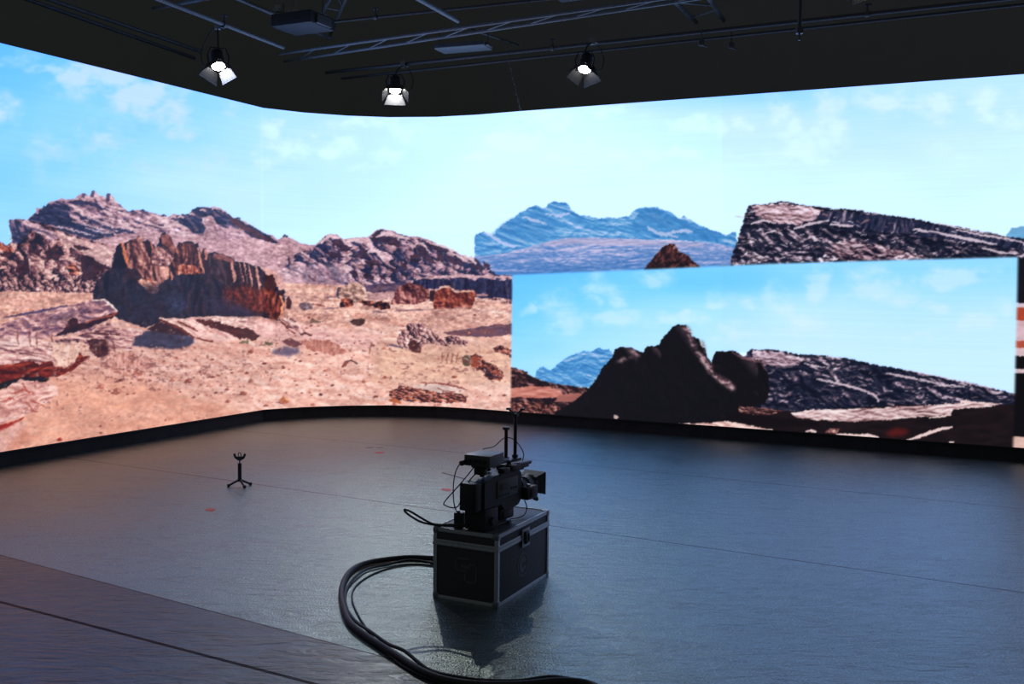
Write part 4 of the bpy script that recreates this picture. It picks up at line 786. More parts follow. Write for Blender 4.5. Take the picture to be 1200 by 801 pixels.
obj('lid_rail', bm, M['alu'], case)
for x in (0, LX):
    for y in (0, LY):
        for z in (0, LZ):
            bm = B(); sx, sy, sz = (1 if x == 0 else -1), (1 if y == 0 else -1), (1 if z == 0 else -1)
            w = .034; lo = Vector((x-sx*.003, y-sy*.003, z-(sz*.003 if z else -.0005))); hi = Vector((x+sx*w, y+sy*w, z+sz*w))
            box(bm, [min(p, q) for p, q in zip(lo, hi)], [max(p, q) for p, q in zip(lo, hi)], .009)
            obj('corner_cap', bm, M['steel'], case)
for face in (0, 1):                        # butterfly latch on the long side, another behind
    y = -.004 if face == 0 else LY+.004; s = -1 if face == 0 else 1
    la = obj('latch', box(B(), (.292, min(y, y+s*.004), .262), (.392, max(y, y+s*.004), .366), .002), M['steel'], case)
    bm = B(); box(bm, (.318, min(y+s*.004, y+s*.014), .28), (.366, max(y+s*.004, y+s*.014), .352), .004); obj('latch_plate', bm, M['plastic'], la)
    bm = B(); tube(bm, [(.326, y+s*.016, .336), (.326, y+s*.018, .292), (.342, y+s*.019, .284), (.358, y+s*.018, .292), (.358, y+s*.016, .336)], .0035, 8, res=3); obj('latch_ring', bm, M['steel'], la)
# prints on the two sides: a ring emblem and two offset squares
MF = Matrix.Translation((.33, -.0005+.006, .158)) @ Matrix.Rotation(math.pi/2, 4, 'X')
bm = B()
def ringp(bm, r0, r1, mw, n=28, a0=0, a1=2*math.pi, t=.0008):
    pts = [(r1*math.cos(a0+(a1-a0)*k/n), r1*math.sin(a0+(a1-a0)*k/n)) for k in range(n+1)]; ins = [(r0*math.cos(a0+(a1-a0)*k/n), r0*math.sin(a0+(a1-a0)*k/n)) for k in range(n+1)]
    for k in range(n): prism(bm, [pts[k], pts[k+1], ins[k+1], ins[k]], t, mw)
ringp(bm, .058, .070, MF); ringp(bm, .016, .046, MF, 24, .35, 2*math.pi-.35)
obj('ring_emblem', bm, M['logo'], case, smooth=False)
ML = Matrix.Translation((.006, .20, .18)) @ Matrix.Rotation(-math.pi/2, 4, 'Y') @ Matrix.Rotation(math.pi/2, 4, 'Z')
ML = Matrix(((0, 0, -1, .0055), (-1, 0, 0, .20), (0, 1, 0, .18), (0, 0, 0, 1)))
bm = B()
for (x0, y0, x1, y1) in ((-.07, .058, .02, .07), (-.07, -.01, -.058, .07), (-.07, -.01, .0, .002), (.02, .03, .07, .042), (.058, -.07, .07, .042), (-.01, -.07, .07, -.058), (-.01, -.07, .002, -.02), (-.03, .01, .03, .03)):
    prism(bm, [(x0, y0), (x1, y0), (x1, y1), (x0, y1)], .0008, ML)
obj('square_emblem', bm, M['logo'], case, smooth=False)

# ---------------------------------------------------------------- broadcast camera on the case
KM = CM @ Matrix.Translation((.075, .155, LZ+.0005)) @ Matrix.Rotation(math.radians(-7), 4, 'Z')   # u along the lens, v left, w up
k = thing('broadcast_camera', 'black shoulder broadcast camera with grey box and twin rods on top of the flight case', 'camera', KM)
def kp(name, bm, m='plastic', parent=None, **kw): return obj(name, bm, M[m], parent or k, **kw)
bm = B(); box(bm, (-.03, -.05, 0), (.25, .05, .014), .003); box(bm, (-.01, -.035, .013), (.22, .035, .024), .002)
for x in (.0, .2): box(bm, (x, -.065, .002), (x+.03, .065, .01), .002)
kp('sled_plate', bm, 'greyp')
bm = B(); box(bm, (-.045, -.07, .0), (.085, .07, .12), .008); box(bm, (-.02, -.055, .11), (.16, .055, .135), .006)
for w in (.03, .06, .09): box(bm, (-.049, -.05, w), (-.043, .05, w+.012), .002)
kp('tripod_head', bm)
kp('tension_knob', tube(B(), [(.02, -.07, .05), (.02, -.088, .05)], .022, 16)); kp('tension_knob', tube(B(), [(.055, .07, .07), (.055, .086, .07)], .018, 16))
bm = B(); box(bm, (.13, -.055, .024), (.27, .05, .09), .01); box(bm, (.15, -.062, .035), (.25, -.05, .075), .004); kp('mounting_block', bm)
# body shell with shoulder arch
bm = B()
prof = [(-.05, .12), (.02, .118), (.06, .130), (.12, .130), (.15, .085), (.30, .085), (.335, .115), (.335, .275), (.30, .295), (.05, .292), (.0, .28), (-.05, .27)]
prism(bm, prof, .13, Matrix(((1, 0, 0, 0), (0, 0, -1, .065), (0, 1, 0, 0), (0, 0, 0, 1))))
bmesh.ops.bevel(bm, geom=bm.edges[:], offset=.006, segments=2, affect='EDGES')
kb = kp('body', bm)
bm = B(); box(bm, (.075, -.070, .16), (.285, -.064, .262), .003); kp('side_panel', bm, 'greyp', kb)
bm = B()
for i in range(4): box(bm, (.09+i*.03, -.073, .17), (.108+i*.03, -.069, .18), .001)
for i in range(3): tube(bm, [(.22+i*.022, -.069, .20), (.22+i*.022, -.0745, .20)], .006, 10)
box(bm, (.10, -.072, .205), (.18, -.069, .245), .002)
kp('control_button', bm, 'plastic', kb)
bm = B(); box(bm, (-.115, -.055, .118), (-.052, .055, .272), .008); box(bm, (-.122, -.04, .14), (-.114, .04, .25), .003); kp('battery', bm)
bm = B()
for w in (.16, .2, .24): kp('connector', tube(B(), [(-.075, .053, w), (-.075, .068, w)], .007, 10), 'steel')
bm = B()
tube(bm, [(.28, -.005, .292), (.285, -.005, .335), (.22, -.005, .348), (.06, -.005, .345), (.02, -.005, .335), (.015, -.005, .29)], .013, 12, res=5)
box(bm, (.06, -.02, .335), (.24, .012, .352), .005)
kp('top_handle', bm)
bm = B(); box(bm, (-.005, -.045, .338), (.13, .055, .352), .003); box(bm, (.0, -.03, .30), (.03, .04, .34), .003); box(bm, (.1, -.02, .33), (.125, .03, .345), .003); kp('box_bracket', bm)
# viewfinder on the left side, microphone
bm = B(); box(bm, (.26, .075, .225), (.40, .135, .285), .01); tube(bm, [(.27, .105, .255), (.215, .108, .255)], lambda t: .026+.01*t, 14); tube(bm, [(.30, .06, .27), (.30, .08, .268)], .012, 10); kp('viewfinder', bm)
bm = B(); tube(bm, [(.25, -.045, .318), (.45, -.045, .312)], .0115, 12); box(bm, (.30, -.055, .296), (.33, -.03, .33), .004); kp('microphone', bm)
bm = B(); box(bm, (.27, -.06, .292), (.42, .04, .312), .005); box(bm, (.38, -.02, .27), (.43, .03, .30), .005); kp('front_bracket', bm)
# lens: barrel, ribbed rings, servo grip, hood
LM = Matrix.Translation((.325, 0, .168)) @ Matrix.Rotation(math.radians(0), 4, 'Z')
bm = B(); lathe(bm, [(0, .046), (.02, .048), (.022, .042), (.06, .042), (.062, .047), (.085, .047), (.087, .043), (.125, .046), (.127, .052), (.165, .054), (.168, .05), (.19, .06), (.2, .06)], LM, 28)
for i in range(28):
    a = 2*math.pi*i/28; c_ = LM @ Vector((.073, .0475*math.cos(a), .0475*math.sin(a))); box(bm, c_-Vector((.011, .0016, .0016)), c_+Vector((.011, .0016, .0016)))
lens = kp('lens', bm)
bm = B(); box(bm, (.35, -.098, .105), (.465, -.04, .185), .016); box(bm, (.38, -.104, .12), (.44, -.09, .17), .008); kp('servo_grip', bm, 'plastic', lens)
bm = B(); tube(bm, [(.39, -.075, .185), (.39, -.077, .196)], .012, 12); kp('zoom_rocker', bm, 'white', lens)
bm = B()                                   # flared rectangular hood, open in front
h0 = [(.052*sx, .046*sz) for sx, sz in ((-1, -1), (1, -1), (1, 1), (-1, 1))]; h1 = [(.075*sx, .068*sz) for sx, sz in ((-1, -1), (1, -1), (1, 1), (-1, 1))]
for sgn in (0, 1):
    t = .0035*sgn
    A = [bm.verts.new(LM @ Vector((.185, x*(1-t*12), z*(1-t*12)))) for x, z in h0]; D = [bm.verts.new(LM @ Vector((.262, x*(1-t*9), z*(1-t*9)))) for x, z in h1]
    for i in range(4): bm.faces.new((A[i], A[(i+1) % 4], D[(i+1) % 4], D[i]))
    if sgn == 0: A0, D0 = A, D
for i in range(4): bm.faces.new((D0[i], D0[(i+1) % 4], D[(i+1) % 4], D[i])); bm.faces.new((A0[i], A0[(i+1) % 4], A[(i+1) % 4], A[i]))
kp('lens_hood', bm, 'plastic', lens, smooth=False)
bm = B(); box(bm, (.235, -.062, .285), (.33, .05, .325), .01); tube(bm, [(.14, .03, .30), (.14, .05, .33)], .012, 10); box(bm, (.15, -.06, .29), (.22, -.02, .318), .006); kp('receiver', bm)
bm = B(); lathe(bm, [(.196, .055), (.204, .050), (.207, .02)], LM, 24); kp('front_glass', bm, 'glass', lens)
bm = B(); tube(bm, [(.50, -.03, .125), (.49, -.045, .095), (.505, -.065, .082), (.525, -.05, .09)], .009, 8, res=3); box(bm, (.48, -.05, .10), (.54, -.01, .125), .006); kp('focus_arm', bm, 'plastic', lens)
# tracking box on top
TM = Matrix.Translation((0, 0, 0)) @ Matrix.Rotation(math.radians(7), 4, 'Z')
bm = B(); box(bm, (-.034, -.078, .354), (.142, .080, .415), .004); 
for v in bm.verts: v.co = TM @ v.co
tb = kp('tracking_box', bm, 'greyp'); tb['label'] = 'grey metal box with flat lighter lid'
bm = B()
for v_ in (-.05, -.02, .01, .045): tube(bm, [TM @ Vector((-.036, v_, .384)), TM @ Vector((-.052, v_, .384))], .009, 12)
kp('box_connector', bm, 'plastic', tb)
bm = B(); tube(bm, [TM @ Vector((-.036, .078, .372)), TM @ Vector((-.066, .08, .370))], .015, 14); kp('box_socket', bm, 'plastic', tb)
# twin rods with a forked sensor head, at the front of the camera
bm = B(); box(bm, (.30, .0, .290), (.55, .125, .302), .003); box(bm, (.39, .075, .300), (.55, .125, .314), .003); kp('rod_plate', bm)
for u, top in ((.412, .505), (.512, .575)):
    bm = B(); tube(bm, [(u, .098, .298), (u, .098, top)], .0105, 12); box(bm, (u-.014, .084, .316), (u+.014, .112, .334), .003); r_ = kp('rod', bm)
    bm = B(); box(bm, (u-.014, .081, top-.01), (u+.014, .115, top+.008), .003)
    if top > .55:
        tube(bm, [(u, .098, top), (u-.012, .121, top+.02), (u-.018, .138, top+.034)], .006, 8); tube(bm, [(u, .098, top), (u+.012, .075, top+.02), (u+.018, .058, top+.034)], .006, 8)
        box(bm, (u-.03, .126, top+.028), (u-.006, .148, top+.04), .002); box(bm, (u+.006, .048, top+.028), (u+.03, .070, top+.04), .002)
    kp('rod_clamp', bm, 'greyp', r_)

# ---------------------------------------------------------------- loose cables around the camera (local to the case)
def cable(name, pts, r, label, cat='cable', m='rubber', mw=CM, res=6, seg=8):
    P = [mw @ Vector(p) for p in pts]; bm = B(); tube(bm, P, r, seg, res=res)
    return tag(obj(name, bm, M[m]), label, cat)
cable('signal_cable', [(.035, .215, .785), (.0, .225, .785), (-.03, .245, .74), (-.03, .262, .66), (-.025, .262, .56), (.01, .262, .50), (.04, .262, .495)], .0032, 'thin black cable hanging straight from the grey box to the small upright box')
cable('coiled_cable', [(.03, .115, .785), (-.01, .13, .78), (-.03, .165, .73), (-.03, .225, .66), (-.03, .315, .56), (-.02, .318, .535), (-.01, .27, .525), (-.01, .235, .55), (-.01, .2, .64), (.0, .165, .70), (.02, .15, .72)], .0034, 'black cable drooping in a narrow loop behind the camera')
cable('sensor_cable', [(.235, .20, .79), (.33, .27, .80), (.46, .285, .79), (.56, .30, .79), (.60, .265, .83), (.60, .2, .825), (.60, .15, .775), (.60, .135, .735), (.60, .145, .70), (.58, .15, .685)], .003, 'thin cable arching around the two upright rods')
cable('lens_cable', [(.46, .06, .50), (.47, .05, .455), (.455, .055, .418), (.40, .07, .4065), (.34, .11, .4065)], .003, 'thin cable dangling below the lens onto the case lid')
cable('tail_cable', [(.02, .2, .425), (.0, .26, .43), (-.004, .33, .422), (-.006, .40, .418), (-.004, .47, .438), (-.002, .54, .466), (0, .59, .478), (.0, .592, .468), (.0, .56, .447), (.0, .49, .42), (.01, .42, .410), (.03, .34, .4075), (.07, .26, .4075)], .0062, 'stiff black cable loop sticking out past the left end of the case')
pb = thing('connector_block', 'small upright black box standing at the rear corner of the case lid', 'box', CM @ Matrix.Translation((.045, .265, LZ)) @ Matrix.Rotation(.15, 4, 'Z'))
bm = B(); box(bm, (-.022, -.026, .0005), (.022, .026, .088), .006); obj('housing', bm, M['plastic'], pb)
obj('plug', tube(B(), [(-.01, .0, .086), (-.01, .0, .1)], .008, 10), M['steel'], pb)

# ---------------------------------------------------------------- floor cable loom
def fl(x, y, z): p = at(x, y, 0); return Vector((p.x, p.y, z))
a1 = [(508, 657), (480, 656), (452, 658.5), (428, 663), (412, 671), (403, 684), (400, 700), (404, 720), (412, 735), (428, 748), (446, 760), (468, 774), (492, 789), (520, 800), (560, 806), (610, 806), (660, 802), (700, 810), (730, 850)]
tag(obj('power_cable', tube(B(), [fl(x, y, .0175) for x, y in a1], .0165, 12, res=5), M['rubber']), 'thickest black cable looping left from the case and round to the bottom edge', 'cable')
a2 = [(508, 661), (480, 659), (455, 663), (430, 669), (416, 679), (407, 690), (404, 703), (407, 716), (417, 731), (434, 746), (455, 760), (474, 770), (500, 785), (530, 796), (570, 800), (610, 800), (650, 797), (690, 806), (720, 850)]
tag(obj('network_cable', tube(B(), [fl(x, y, .008+.010*math.sin(i*1.3)**2+(.014 if i in (9, 10, 11) else 0)) for i, (x, y) in enumerate(a2)], .0085, 10, res=5), M['rubber']), 'medium black cable twisting beside the thickest floor cable', 'cable')
a3 = [(509, 664), (486, 662), (462, 665), (440, 672), (424, 681), (414, 692), (413, 705), (420, 722), (430, 738), (441, 752), (452, 764), (470, 780), (490, 791), (508, 798), (536, 808), (560, 830)]
tag(obj('thin_floor_cable', tube(B(), [fl(x, y, .0055) for x, y in a3], .005, 8, res=5), M['rubber']), 'thin black cable running inside the curve of the floor cable loop', 'cable')

# ---------------------------------------------------------------- mini tripod
base = at(281, 569.5, 0)
t = thing('mini_tripod', 'small black tripod with an open clamp standing alone on the left stage floor', 'tripod', Matrix.Translation(base))
obj('pole', tube(B(), [(0, 0, .052), (0, 0, .20)], .0165, 14), M['plastic'], t)
obj('pole_tip', tube(B(), [(0, 0, .20), (0, 0, .232)], .007, 12), M['steel'], t)
for a in (200, -50, 35):
    ca_, sa = math.cos(math.radians(a)), math.sin(math.radians(a)); bm = B()
    tube(bm, [(0.008*ca_, .008*sa, .056), (.05*ca_, .05*sa, .034), (.092*ca_, .092*sa, .0115)], .0095, 8); lg = obj('leg', bm, M['plastic'], t)
    bm = B(); tube(bm, [(.084*ca_, .084*sa, .013), (.104*ca_, .104*sa, .0125)], .0125, 10); obj('foot', bm, M['rubber'], lg)
obj('hub', tube(B(), [(0, 0, .043), (0, 0, .07)], .018, 14), M['plastic'], t)
bm = B(); box(bm, (-.02, -.014, .226), (.02, .014, .262), .004); tube(bm, [(-.012, 0, .262), (-.010, 0, .285), (0, 0, .292), (.010, 0, .285), (.012, 0, .262)], .004, 8, res=3); obj('clamp_centre', bm, M['greyp'], t)
for s in (-1, 1):
    bm = B(); tube(bm, [(s*.006, 0, .240), (s*.026, 0, .246), (s*.040, 0, .262), (s*.046, 0, .284)], lambda q: .0135-.004*q, 8, res=3); obj('clamp_jaw', bm, M['plastic'], t)

# ---------------------------------------------------------------- tape marks and scuffs on the floor
for (x, y, w, lb) in ((445, 530, .05, 'red tape mark on the floor nearest the screen'), (523, 573.5, .04, 'red tape mark on the floor just left of the camera'), (246.5, 597, .035, 'red tape mark on the floor in front of the mini tripod')):
    p = at(x, y, 0); bm = B(); box(bm, (-w, -.03, 0), (w, .03, .0012)); box(bm, (-.012, -.06, .0002), (.012, .05, .0016))
    o = obj('tape_mark', bm, M['red'], smooth=False); o.location = p; o.rotation_euler = (0, 0, .5); tag(o, lb, 'tape mark', 'red tape marks on the stage')
for (x0, y0, x1, y1, lb) in ((429, 524.5, 438, 523.8, 'black tape strip, left one of the pair before the curved screen'), (441, 524.6, 449, 524.2, 'black tape strip, right one of the pair before the curved screen'), (518, 553.5, 545, 561.0, 'long black tape strip on the floor left of the camera box')):
    p, q = at(x0, y0, 0), at(x1, y1, 0); bm = B(); d = (q-p); box(bm, (0, -.012, 0), (d.length, .012, .001))
    o = obj('tape_strip', bm, M['rubber'], smooth=False); o.location = p; o.rotation_euler = (0, 0, math.atan2(d.y, d.x)); tag(o, lb, 'tape strip', 'black tape strips on the stage')

# ---------------------------------------------------------------- lighting grid
def pipe(name, p, q, r, label, cat='pipe', m='pipe', clamps=()):
    p, q = Vector(p), Vector(q); o = thing(name, label, cat, Matrix.Translation(p)); d = q-p
    obj('tube', tube(B(), [(0, 0, 0), d], r, 12), M[m], o)
    for f in clamps:
        c_ = d*f; bm = B(); u = d.normalized()
        tube(bm, [c_-u*.02, c_+u*.02], r+.012, 12); tube(bm, [c_, c_+Vector((0, 0, .09))], .012, 8); box(bm, c_+Vector((-.03, -.03, .085)), c_+Vector((.03, .03, .10)), .003)
        obj('pipe_clamp', bm, M['greyp'], o)
    return o
def ladder(name, p0, p1, q0, q1, label, n, r=.024, m='truss', zig=True, h=0):
    """truss: chords p0-p1 and q0-q1 (with a second pair h lower), zigzag braces"""
    p0, p1, q0, q1 = map(Vector, (p0, p1, q0, q1)); o = thing(name, label, 'truss', Matrix.Translation(p0))
    ch = [(p0, p1), (q0, q1)]+([(p0+Vector((0, 0, h)), p1+Vector((0, 0, h))), (q0+Vector((0, 0, h)), q1+Vector((0, 0, h)))] if h else [])
    for a, b_ in ch: obj('chord', tube(B(), [a-p0, b_-p0], r, 10), M[m], o)
    pairs = [(0, 1)]+([(2, 3), (0, 2), (1, 3)] if h else [])
    for i, j in pairs:
        for kk in range(n):
            a = ch[i][0].lerp(ch[i][1], (kk+.5)/n) if (kk % 2 == 0 or not zig) else ch[j][0].lerp(ch[j][1], (kk+.5)/n)
            b_ = ch[j][0].lerp(ch[j][1], (kk+1.1)/n) if (kk % 2 == 0 or not zig) else ch[i][0].lerp(ch[i][1], (kk+1.1)/n)
            obj('brace', tube(B(), [a-p0, b_-p0], r*.5, 6), M[m], o)
    return o
ZG = 4.6
def ext(p, q, a=0.0, b_=0.0): d = (q-p).normalized(); return p-d*a, q+d*b_
p0, p1 = ext(at(343, 70, ZG), at(600, 31, ZG), .15, 5.0); q0, q1 = ext(at(333, 62, ZG), at(600, 23.5, ZG), .1, 5.0)
ladder('lighting_truss', p0, p1, q0, q1, 'long dark truss crossing above the screen with slanting braces', 15, .022, zig=False)
l0, l1 = ext(at(400, 83, 4.55), at(1167, 0, 4.55), .25, 3.0)
pipe('lamp_pipe', l0, l1, .022, 'long thin pipe carrying the two middle stage lamps', clamps=(.3, .62, .8))
pipe('rear_pipe', *ext(at(400, 92, 4.5), at(1100, 16, 4.5), .0, 3.0), .016, 'thin dark pipe running just below the lamp pipe')
l2, l3 = ext(at(207, 7, 4.55), at(323, 52, 4.55), 2.5, .15)
pipe('side_lamp_pipe', l2, l3, .024, 'pipe slanting down above the leftmost stage lamp', m='truss', clamps=(.75,))
pipe('outer_side_pipe', *ext(at(130, 24, 4.6), at(235, 60, 4.6), 2.0, 0), .022, 'dim pipe near the left wall, higher of the pair')
pipe('outer_side_pipe', *ext(at(120, 30, 4.6), at(228, 68, 4.6), 2.0, 0), .022, 'dim pipe near the left wall, lower of the pair')
pipe('cross_pipe', *ext(at(493, 0, 4.65), at(527, 19, 4.65), 3.0, .2), .026, 'short pipe dropping into the picture top left of centre above the truss', m='truss')
pipe('cross_pipe', *ext(at(283, 0, 4.92), at(383, 43, 4.92), 3.0, .1), .026, 'pipe slanting past the cluster of hanging gear at upper left', m='truss')
pipe('cross_pipe', *ext(at(187, 8, 4.7), at(230, 0, 4.7), .1, 2.5), .024, 'short pipe at the top edge above the leftmost lamp', m='truss')
pipe('upper_pipe', *ext(at(403, 24, 4.8), at(630, 0, 4.8), .3, .9), .016, 'faint thin pipe above the long truss', clamps=(.2,))
pipe('upper_pipe', *ext(at(560, 37, 4.7), at(590, 47, 4.7), .1, .3), .014, 'short thin pipe stub below the middle of the truss')
# short cross truss ending near the right of centre
ZC = 4.82
p0, p1 = at(816, 26, ZC), at(794, 5, ZC); q0, q1 = at(848, 24, ZC), at(832, 0, ZC)
p0, p1 = ext(p0, p1, 0, 3.0); q0, q1 = ext(q0, q1, 0, 3.0)
ladder('cross_truss', p0, p1, q0, q1, 'short truss with bright ends pointing at the screen right of centre', 9, .026)
# wide truss section over the left part
p0, p1 = at(377, 15, 5.1), at(367, 32, 5.1); q0, q1 = at(395, 22, 5.1), at(386, 43, 5.1)
ladder('side_truss', *ext(p1, p0, .1, 2.2), *ext(q1, q0, .1, 2.2), 'short truss section beside the hanging gear at upper left', 7, .022)
# vertical drop pipe
p = at(937, 32, 4.2)
dp = pipe('drop_pipe', p, p+Vector((0, 0, 1.6)), .02, 'vertical pipe hanging down at the upper right')
bm = B(); box(bm, (-.03, -.03, -.06), (.03, .03, 0), .006); tube(bm, [(0, 0, -.06), (0, 0, -.12)], .012, 8); obj('foot_clamp', bm, M['greyp'], dp)
for (x, y, lb) in ((822, 47, 'small clamp hanging under the pipe left of the cross truss end'), (857, 50, 'small clamp hanging under the pipe right of the cross truss end')):
    q = at(x, y, 4.45); bm = B(); tube(bm, [(0, 0, .12), (0, 0, -.02)], .01, 8); box(bm, (-.03, -.025, -.06), (.03, .025, 0), .006); tube(bm, [(-.03, 0, -.05), (.06, 0, -.07)], .008, 8)
    o = obj('hanging_clamp', bm, M['greyp']); o.location = q; tag(o, lb, 'clamp', 'clamps under the lamp pipe')
# panel fixtures
def panel(c, w, d, h, rz, label, m='plate'):
    t = thing('panel_light', label, 'light fixture', Matrix.Translation(c) @ Matrix.Rotation(rz, 4, 'Z'))
    obj('housing', box(B(), (-w/2, -d/2, 0), (w/2, d/2, h), .012), M[m], t)
    for s in (-1, 1):
        bm = B(); tube(bm, [(s*w*.5, 0, h*.5), (s*w*.5, 0, h+.18)], .008, 6); box(bm, (s*w*.5-.03, -d*.3, .01), (s*w*.5+.03, d*.3, h*.8), .008)
        obj('bracket', bm, M['greyp'], t)
    return t
panel(at(543, 58, 4.5), .62, .30, .05, math.radians(-20), 'unlit oblong panel light hanging under the long truss')
panel(at(355, 34, 4.65), .55, .45, .14, math.radians(-25), 'dark box fixture in the cluster of gear at upper left', 'pipe2')
panel(at(672, -6, 4.9), .46, .46, .06, math.radians(-25), 'pale square panel cut by the top edge at centre')
# hanging gear at upper left
for (x, y, s, lb) in ((338, 27, .05, 'small clamp with bright screw in the gear cluster at upper left'), (326, 10, .04, 'small clamp beside the slanting pipe at upper left'), (347, 15, .035, 'tiny clamp right of the slanting pipe at upper left'), (535, 33, .03, 'small clamp on the long truss above the oblong panel')):
    q = at(x, y, 4.86); bm = B(); box(bm, (-s, -s*.6, -s), (s, s*.6, s), s*.2); tube(bm, [(0, 0, s), (0, 0, s+.12)], .009, 8); tube(bm, [(-s, 0, 0), (-s*1.7, 0, -s*.5)], .008, 8); bmesh.ops.create_icosphere(bm, subdivisions=1, radius=.012, matrix=Matrix.Translation((s*.5, -s*.6, -s*.3)))
    o = obj('grid_clamp', bm, M['steel']); o.location = q; tag(o, lb, 'clamp')
# hanging cable and chain
def hang(x, y, z, l, label, sway=(.05, 0)):
    p = at(x, y, z); bm = B(); n = int(l/.045)
    for i in range(n):
        c_ = p+Vector((sway[0]*i/n, sway[1]*i/n, -l*i/n)); a = i*math.pi/2
        d = Vector((math.cos(a), math.sin(a), 0))*.008
        tube(bm, [c_+d, c_+d-Vector((0, 0, .03)), c_-d-Vector((0, 0, .03)), c_-d, c_+d], .003, 5)
    return tag(obj('hanging_chain', bm, M['steel']), label, 'chain')
hang(594, 62, 4.55, .70, 'thin chain hanging at a slant from the lamp pipe between two stage lamps', (.18, 0))

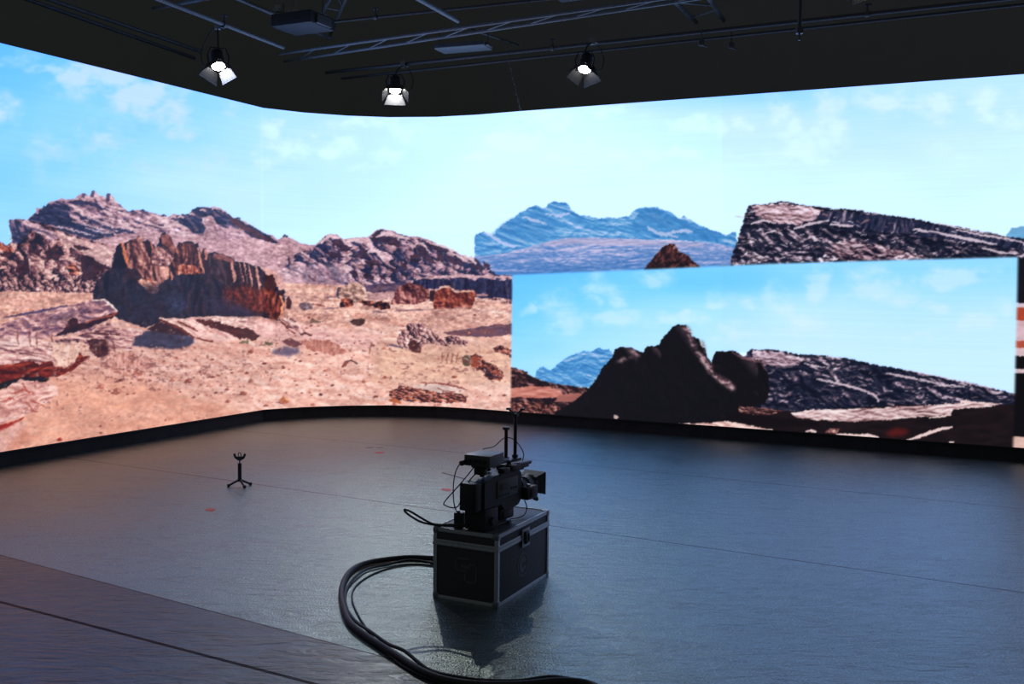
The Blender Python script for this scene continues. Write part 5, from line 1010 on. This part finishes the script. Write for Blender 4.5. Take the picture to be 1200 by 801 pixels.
# ---------------------------------------------------------------- stage lamps with barn doors
def stage_lamp(pos_clamp, pos_lamp, aim, label, energy, spin=0, scale=1.0, loop=0, beam=(-.45, 5.2, 0), white=(0,)):
    """yoke under a pipe clamp, round can, lit lens, four flaps"""
    pc, pl = Vector(pos_clamp), Vector(pos_lamp)
    d = (Vector(aim)-pl).normalized(); side = d.cross(Vector((0, 0, 1))).normalized(); up = side.cross(d)
    R = Matrix((side, up, -d)).transposed().to_4x4()                       # local -Z is the beam
    t = thing('stage_lamp', label, 'stage lamp', Matrix.Translation(pl), 'stage lamps under the grid')
    RM = R @ Matrix.Rotation(spin, 4, 'Z') @ Matrix.Scale(scale, 4)
    X90 = RM @ Matrix.Rotation(math.radians(90), 4, 'Y')                   # lathe axis +X -> -Z
    can = obj('can', lathe(B(), [(-.20, .03), (-.19, .055), (-.14, .068), (-.03, .07), (-.028, .076), (0, .078), (.004, .078)], X90, 24), M['lamp'], t)
    bm = B()
    for i in range(4): lathe(bm, [(-.17+i*.03, .060), (-.168+i*.03, .074), (-.160+i*.03, .074), (-.158+i*.03, .060)], X90, 20)
    obj('cooling_fin', bm, M['lamp'], can)
    obj('lens', lathe(B(), [(.005, .070), (.012, .064), (.018, .040), (.020, .01)], X90, 20), M['lens_on'], t)
    bm = B()
    for s in (-1, 1): box(bm, (s*.088-.005, -.088, -.004), (s*.088+.005, .088, .006), 0, mw=RM); box(bm, (-.088, s*.088-.005, -.004), (.088, s*.088+.005, .006), 0, mw=RM)
    obj('door_frame', bm, M['lamp'], t)
    for kk in range(4):
        Z = RM @ Matrix.Rotation(kk*math.pi/2, 4, 'Z') @ Matrix.Translation((0, -.088, -.002)) @ Matrix.Rotation(math.radians(-34), 4, 'X')
        bm = B(); w0, w1, hh = (.086, .135, .13) if kk % 2 == 0 else (.072, .10, .13)
        vs_ = [Vector((-w0, 0, 0)), Vector((w0, 0, 0)), Vector((w1, 0, -hh)), Vector((-w1, 0, -hh))]
        a = [bm.verts.new(Z @ v) for v in vs_]; b2 = [bm.verts.new(Z @ (v+Vector((0, -.003, 0)))) for v in vs_]
        bm.faces.new(a); bm.faces.new(b2[::-1])
        for i in range(4): bm.faces.new((a[i], a[(i+1) % 4], b2[(i+1) % 4], b2[i]))
        obj('barn_door', bm, M['flap' if kk in white else 'unlit_flap'], t, smooth=False)  # flaps listed in white take the colour painted as lit
    rel = pc-pl; bm = B(); sv = side*.1*scale
    tube(bm, [sv, sv*1.15+Vector((0, 0, .11)), sv*.8+Vector((0, 0, .19)), -sv*.8+Vector((0, 0, .19)), -sv*1.15+Vector((0, 0, .11)), -sv], .008, 6)
    tube(bm, [sv*.7, sv*1.25], .014, 10); tube(bm, [-sv*.7, -sv*1.25], .014, 10)
    tube(bm, [(0, 0, .19), (rel.x*.3, rel.y*.3, .26), (rel.x, rel.y, rel.z-.03)], .010, 8)
    obj('yoke', bm, M['lamp'], t)
    bm = B(); c_ = rel; box(bm, c_+Vector((-.03, -.025, -.06)), c_+Vector((.03, .025, .028)), .006); tube(bm, [c_+Vector((.03, 0, -.03)), c_+Vector((.07, 0, -.045))], .008, 8)
    obj('pipe_hook', bm, M['steel'], t)
    s = loop or 1
    pts = [rel+Vector((.02*s, .03, 0)), rel*.7+Vector((.12*s, .03, 0)), rel*.35+Vector((.19*s, .02, -.02)), rel*.1+Vector((.15*s, .02, -.05)), -d*.15+up*.02]
    obj('lamp_cable', tube(B(), pts, .006, 8, res=6), M['rubber'], t)
    if energy:
        li = bpy.data.lights.new('lamp_beam', 'SPOT'); li.energy = energy; li.spot_size = math.radians(76); li.spot_blend = 1.0; li.shadow_soft_size = .03; li.color = (1, .97, .93)
        lo = bpy.data.objects.new('lamp_beam', li); C.objects.link(lo); lo.parent = t
        bd = (Vector(beam)-pl).normalized(); lo.matrix_local = Matrix.Translation(d*.03*scale) @ bd.to_track_quat('-Z', 'Y').to_matrix().to_4x4()
    return t
def on_line(p, q, f): return p.lerp(q, f)
LK = dict(aim=(-.1, 5.2, 0))
c2 = at(472, 74, 4.55); c3 = at(694, 46, 4.55); c1 = at(255, 28, 4.55)
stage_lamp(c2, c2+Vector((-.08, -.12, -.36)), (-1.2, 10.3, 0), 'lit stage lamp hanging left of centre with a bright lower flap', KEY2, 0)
stage_lamp(c3, c3+Vector((-.09, -.12, -.36)), (-.1, 9.4, 0), 'lit stage lamp right of centre with a round bright lens and flaps toned dim as if unlit', KEY3, math.radians(-22), loop=1, white=())
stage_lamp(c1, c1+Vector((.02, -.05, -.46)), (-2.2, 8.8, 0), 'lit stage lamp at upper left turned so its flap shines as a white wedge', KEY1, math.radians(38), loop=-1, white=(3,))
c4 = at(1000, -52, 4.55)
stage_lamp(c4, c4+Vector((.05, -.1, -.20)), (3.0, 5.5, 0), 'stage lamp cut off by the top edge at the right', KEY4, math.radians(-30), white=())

w = bpy.data.worlds.new('world'); bpy.context.scene.world = w; w.use_nodes = True
w.node_tree.nodes['Background'].inputs[0].default_value = (.93, 1, 1.02, 1); w.node_tree.nodes['Background'].inputs[1].default_value = .046  # dim even ambient, added to lift the blacks
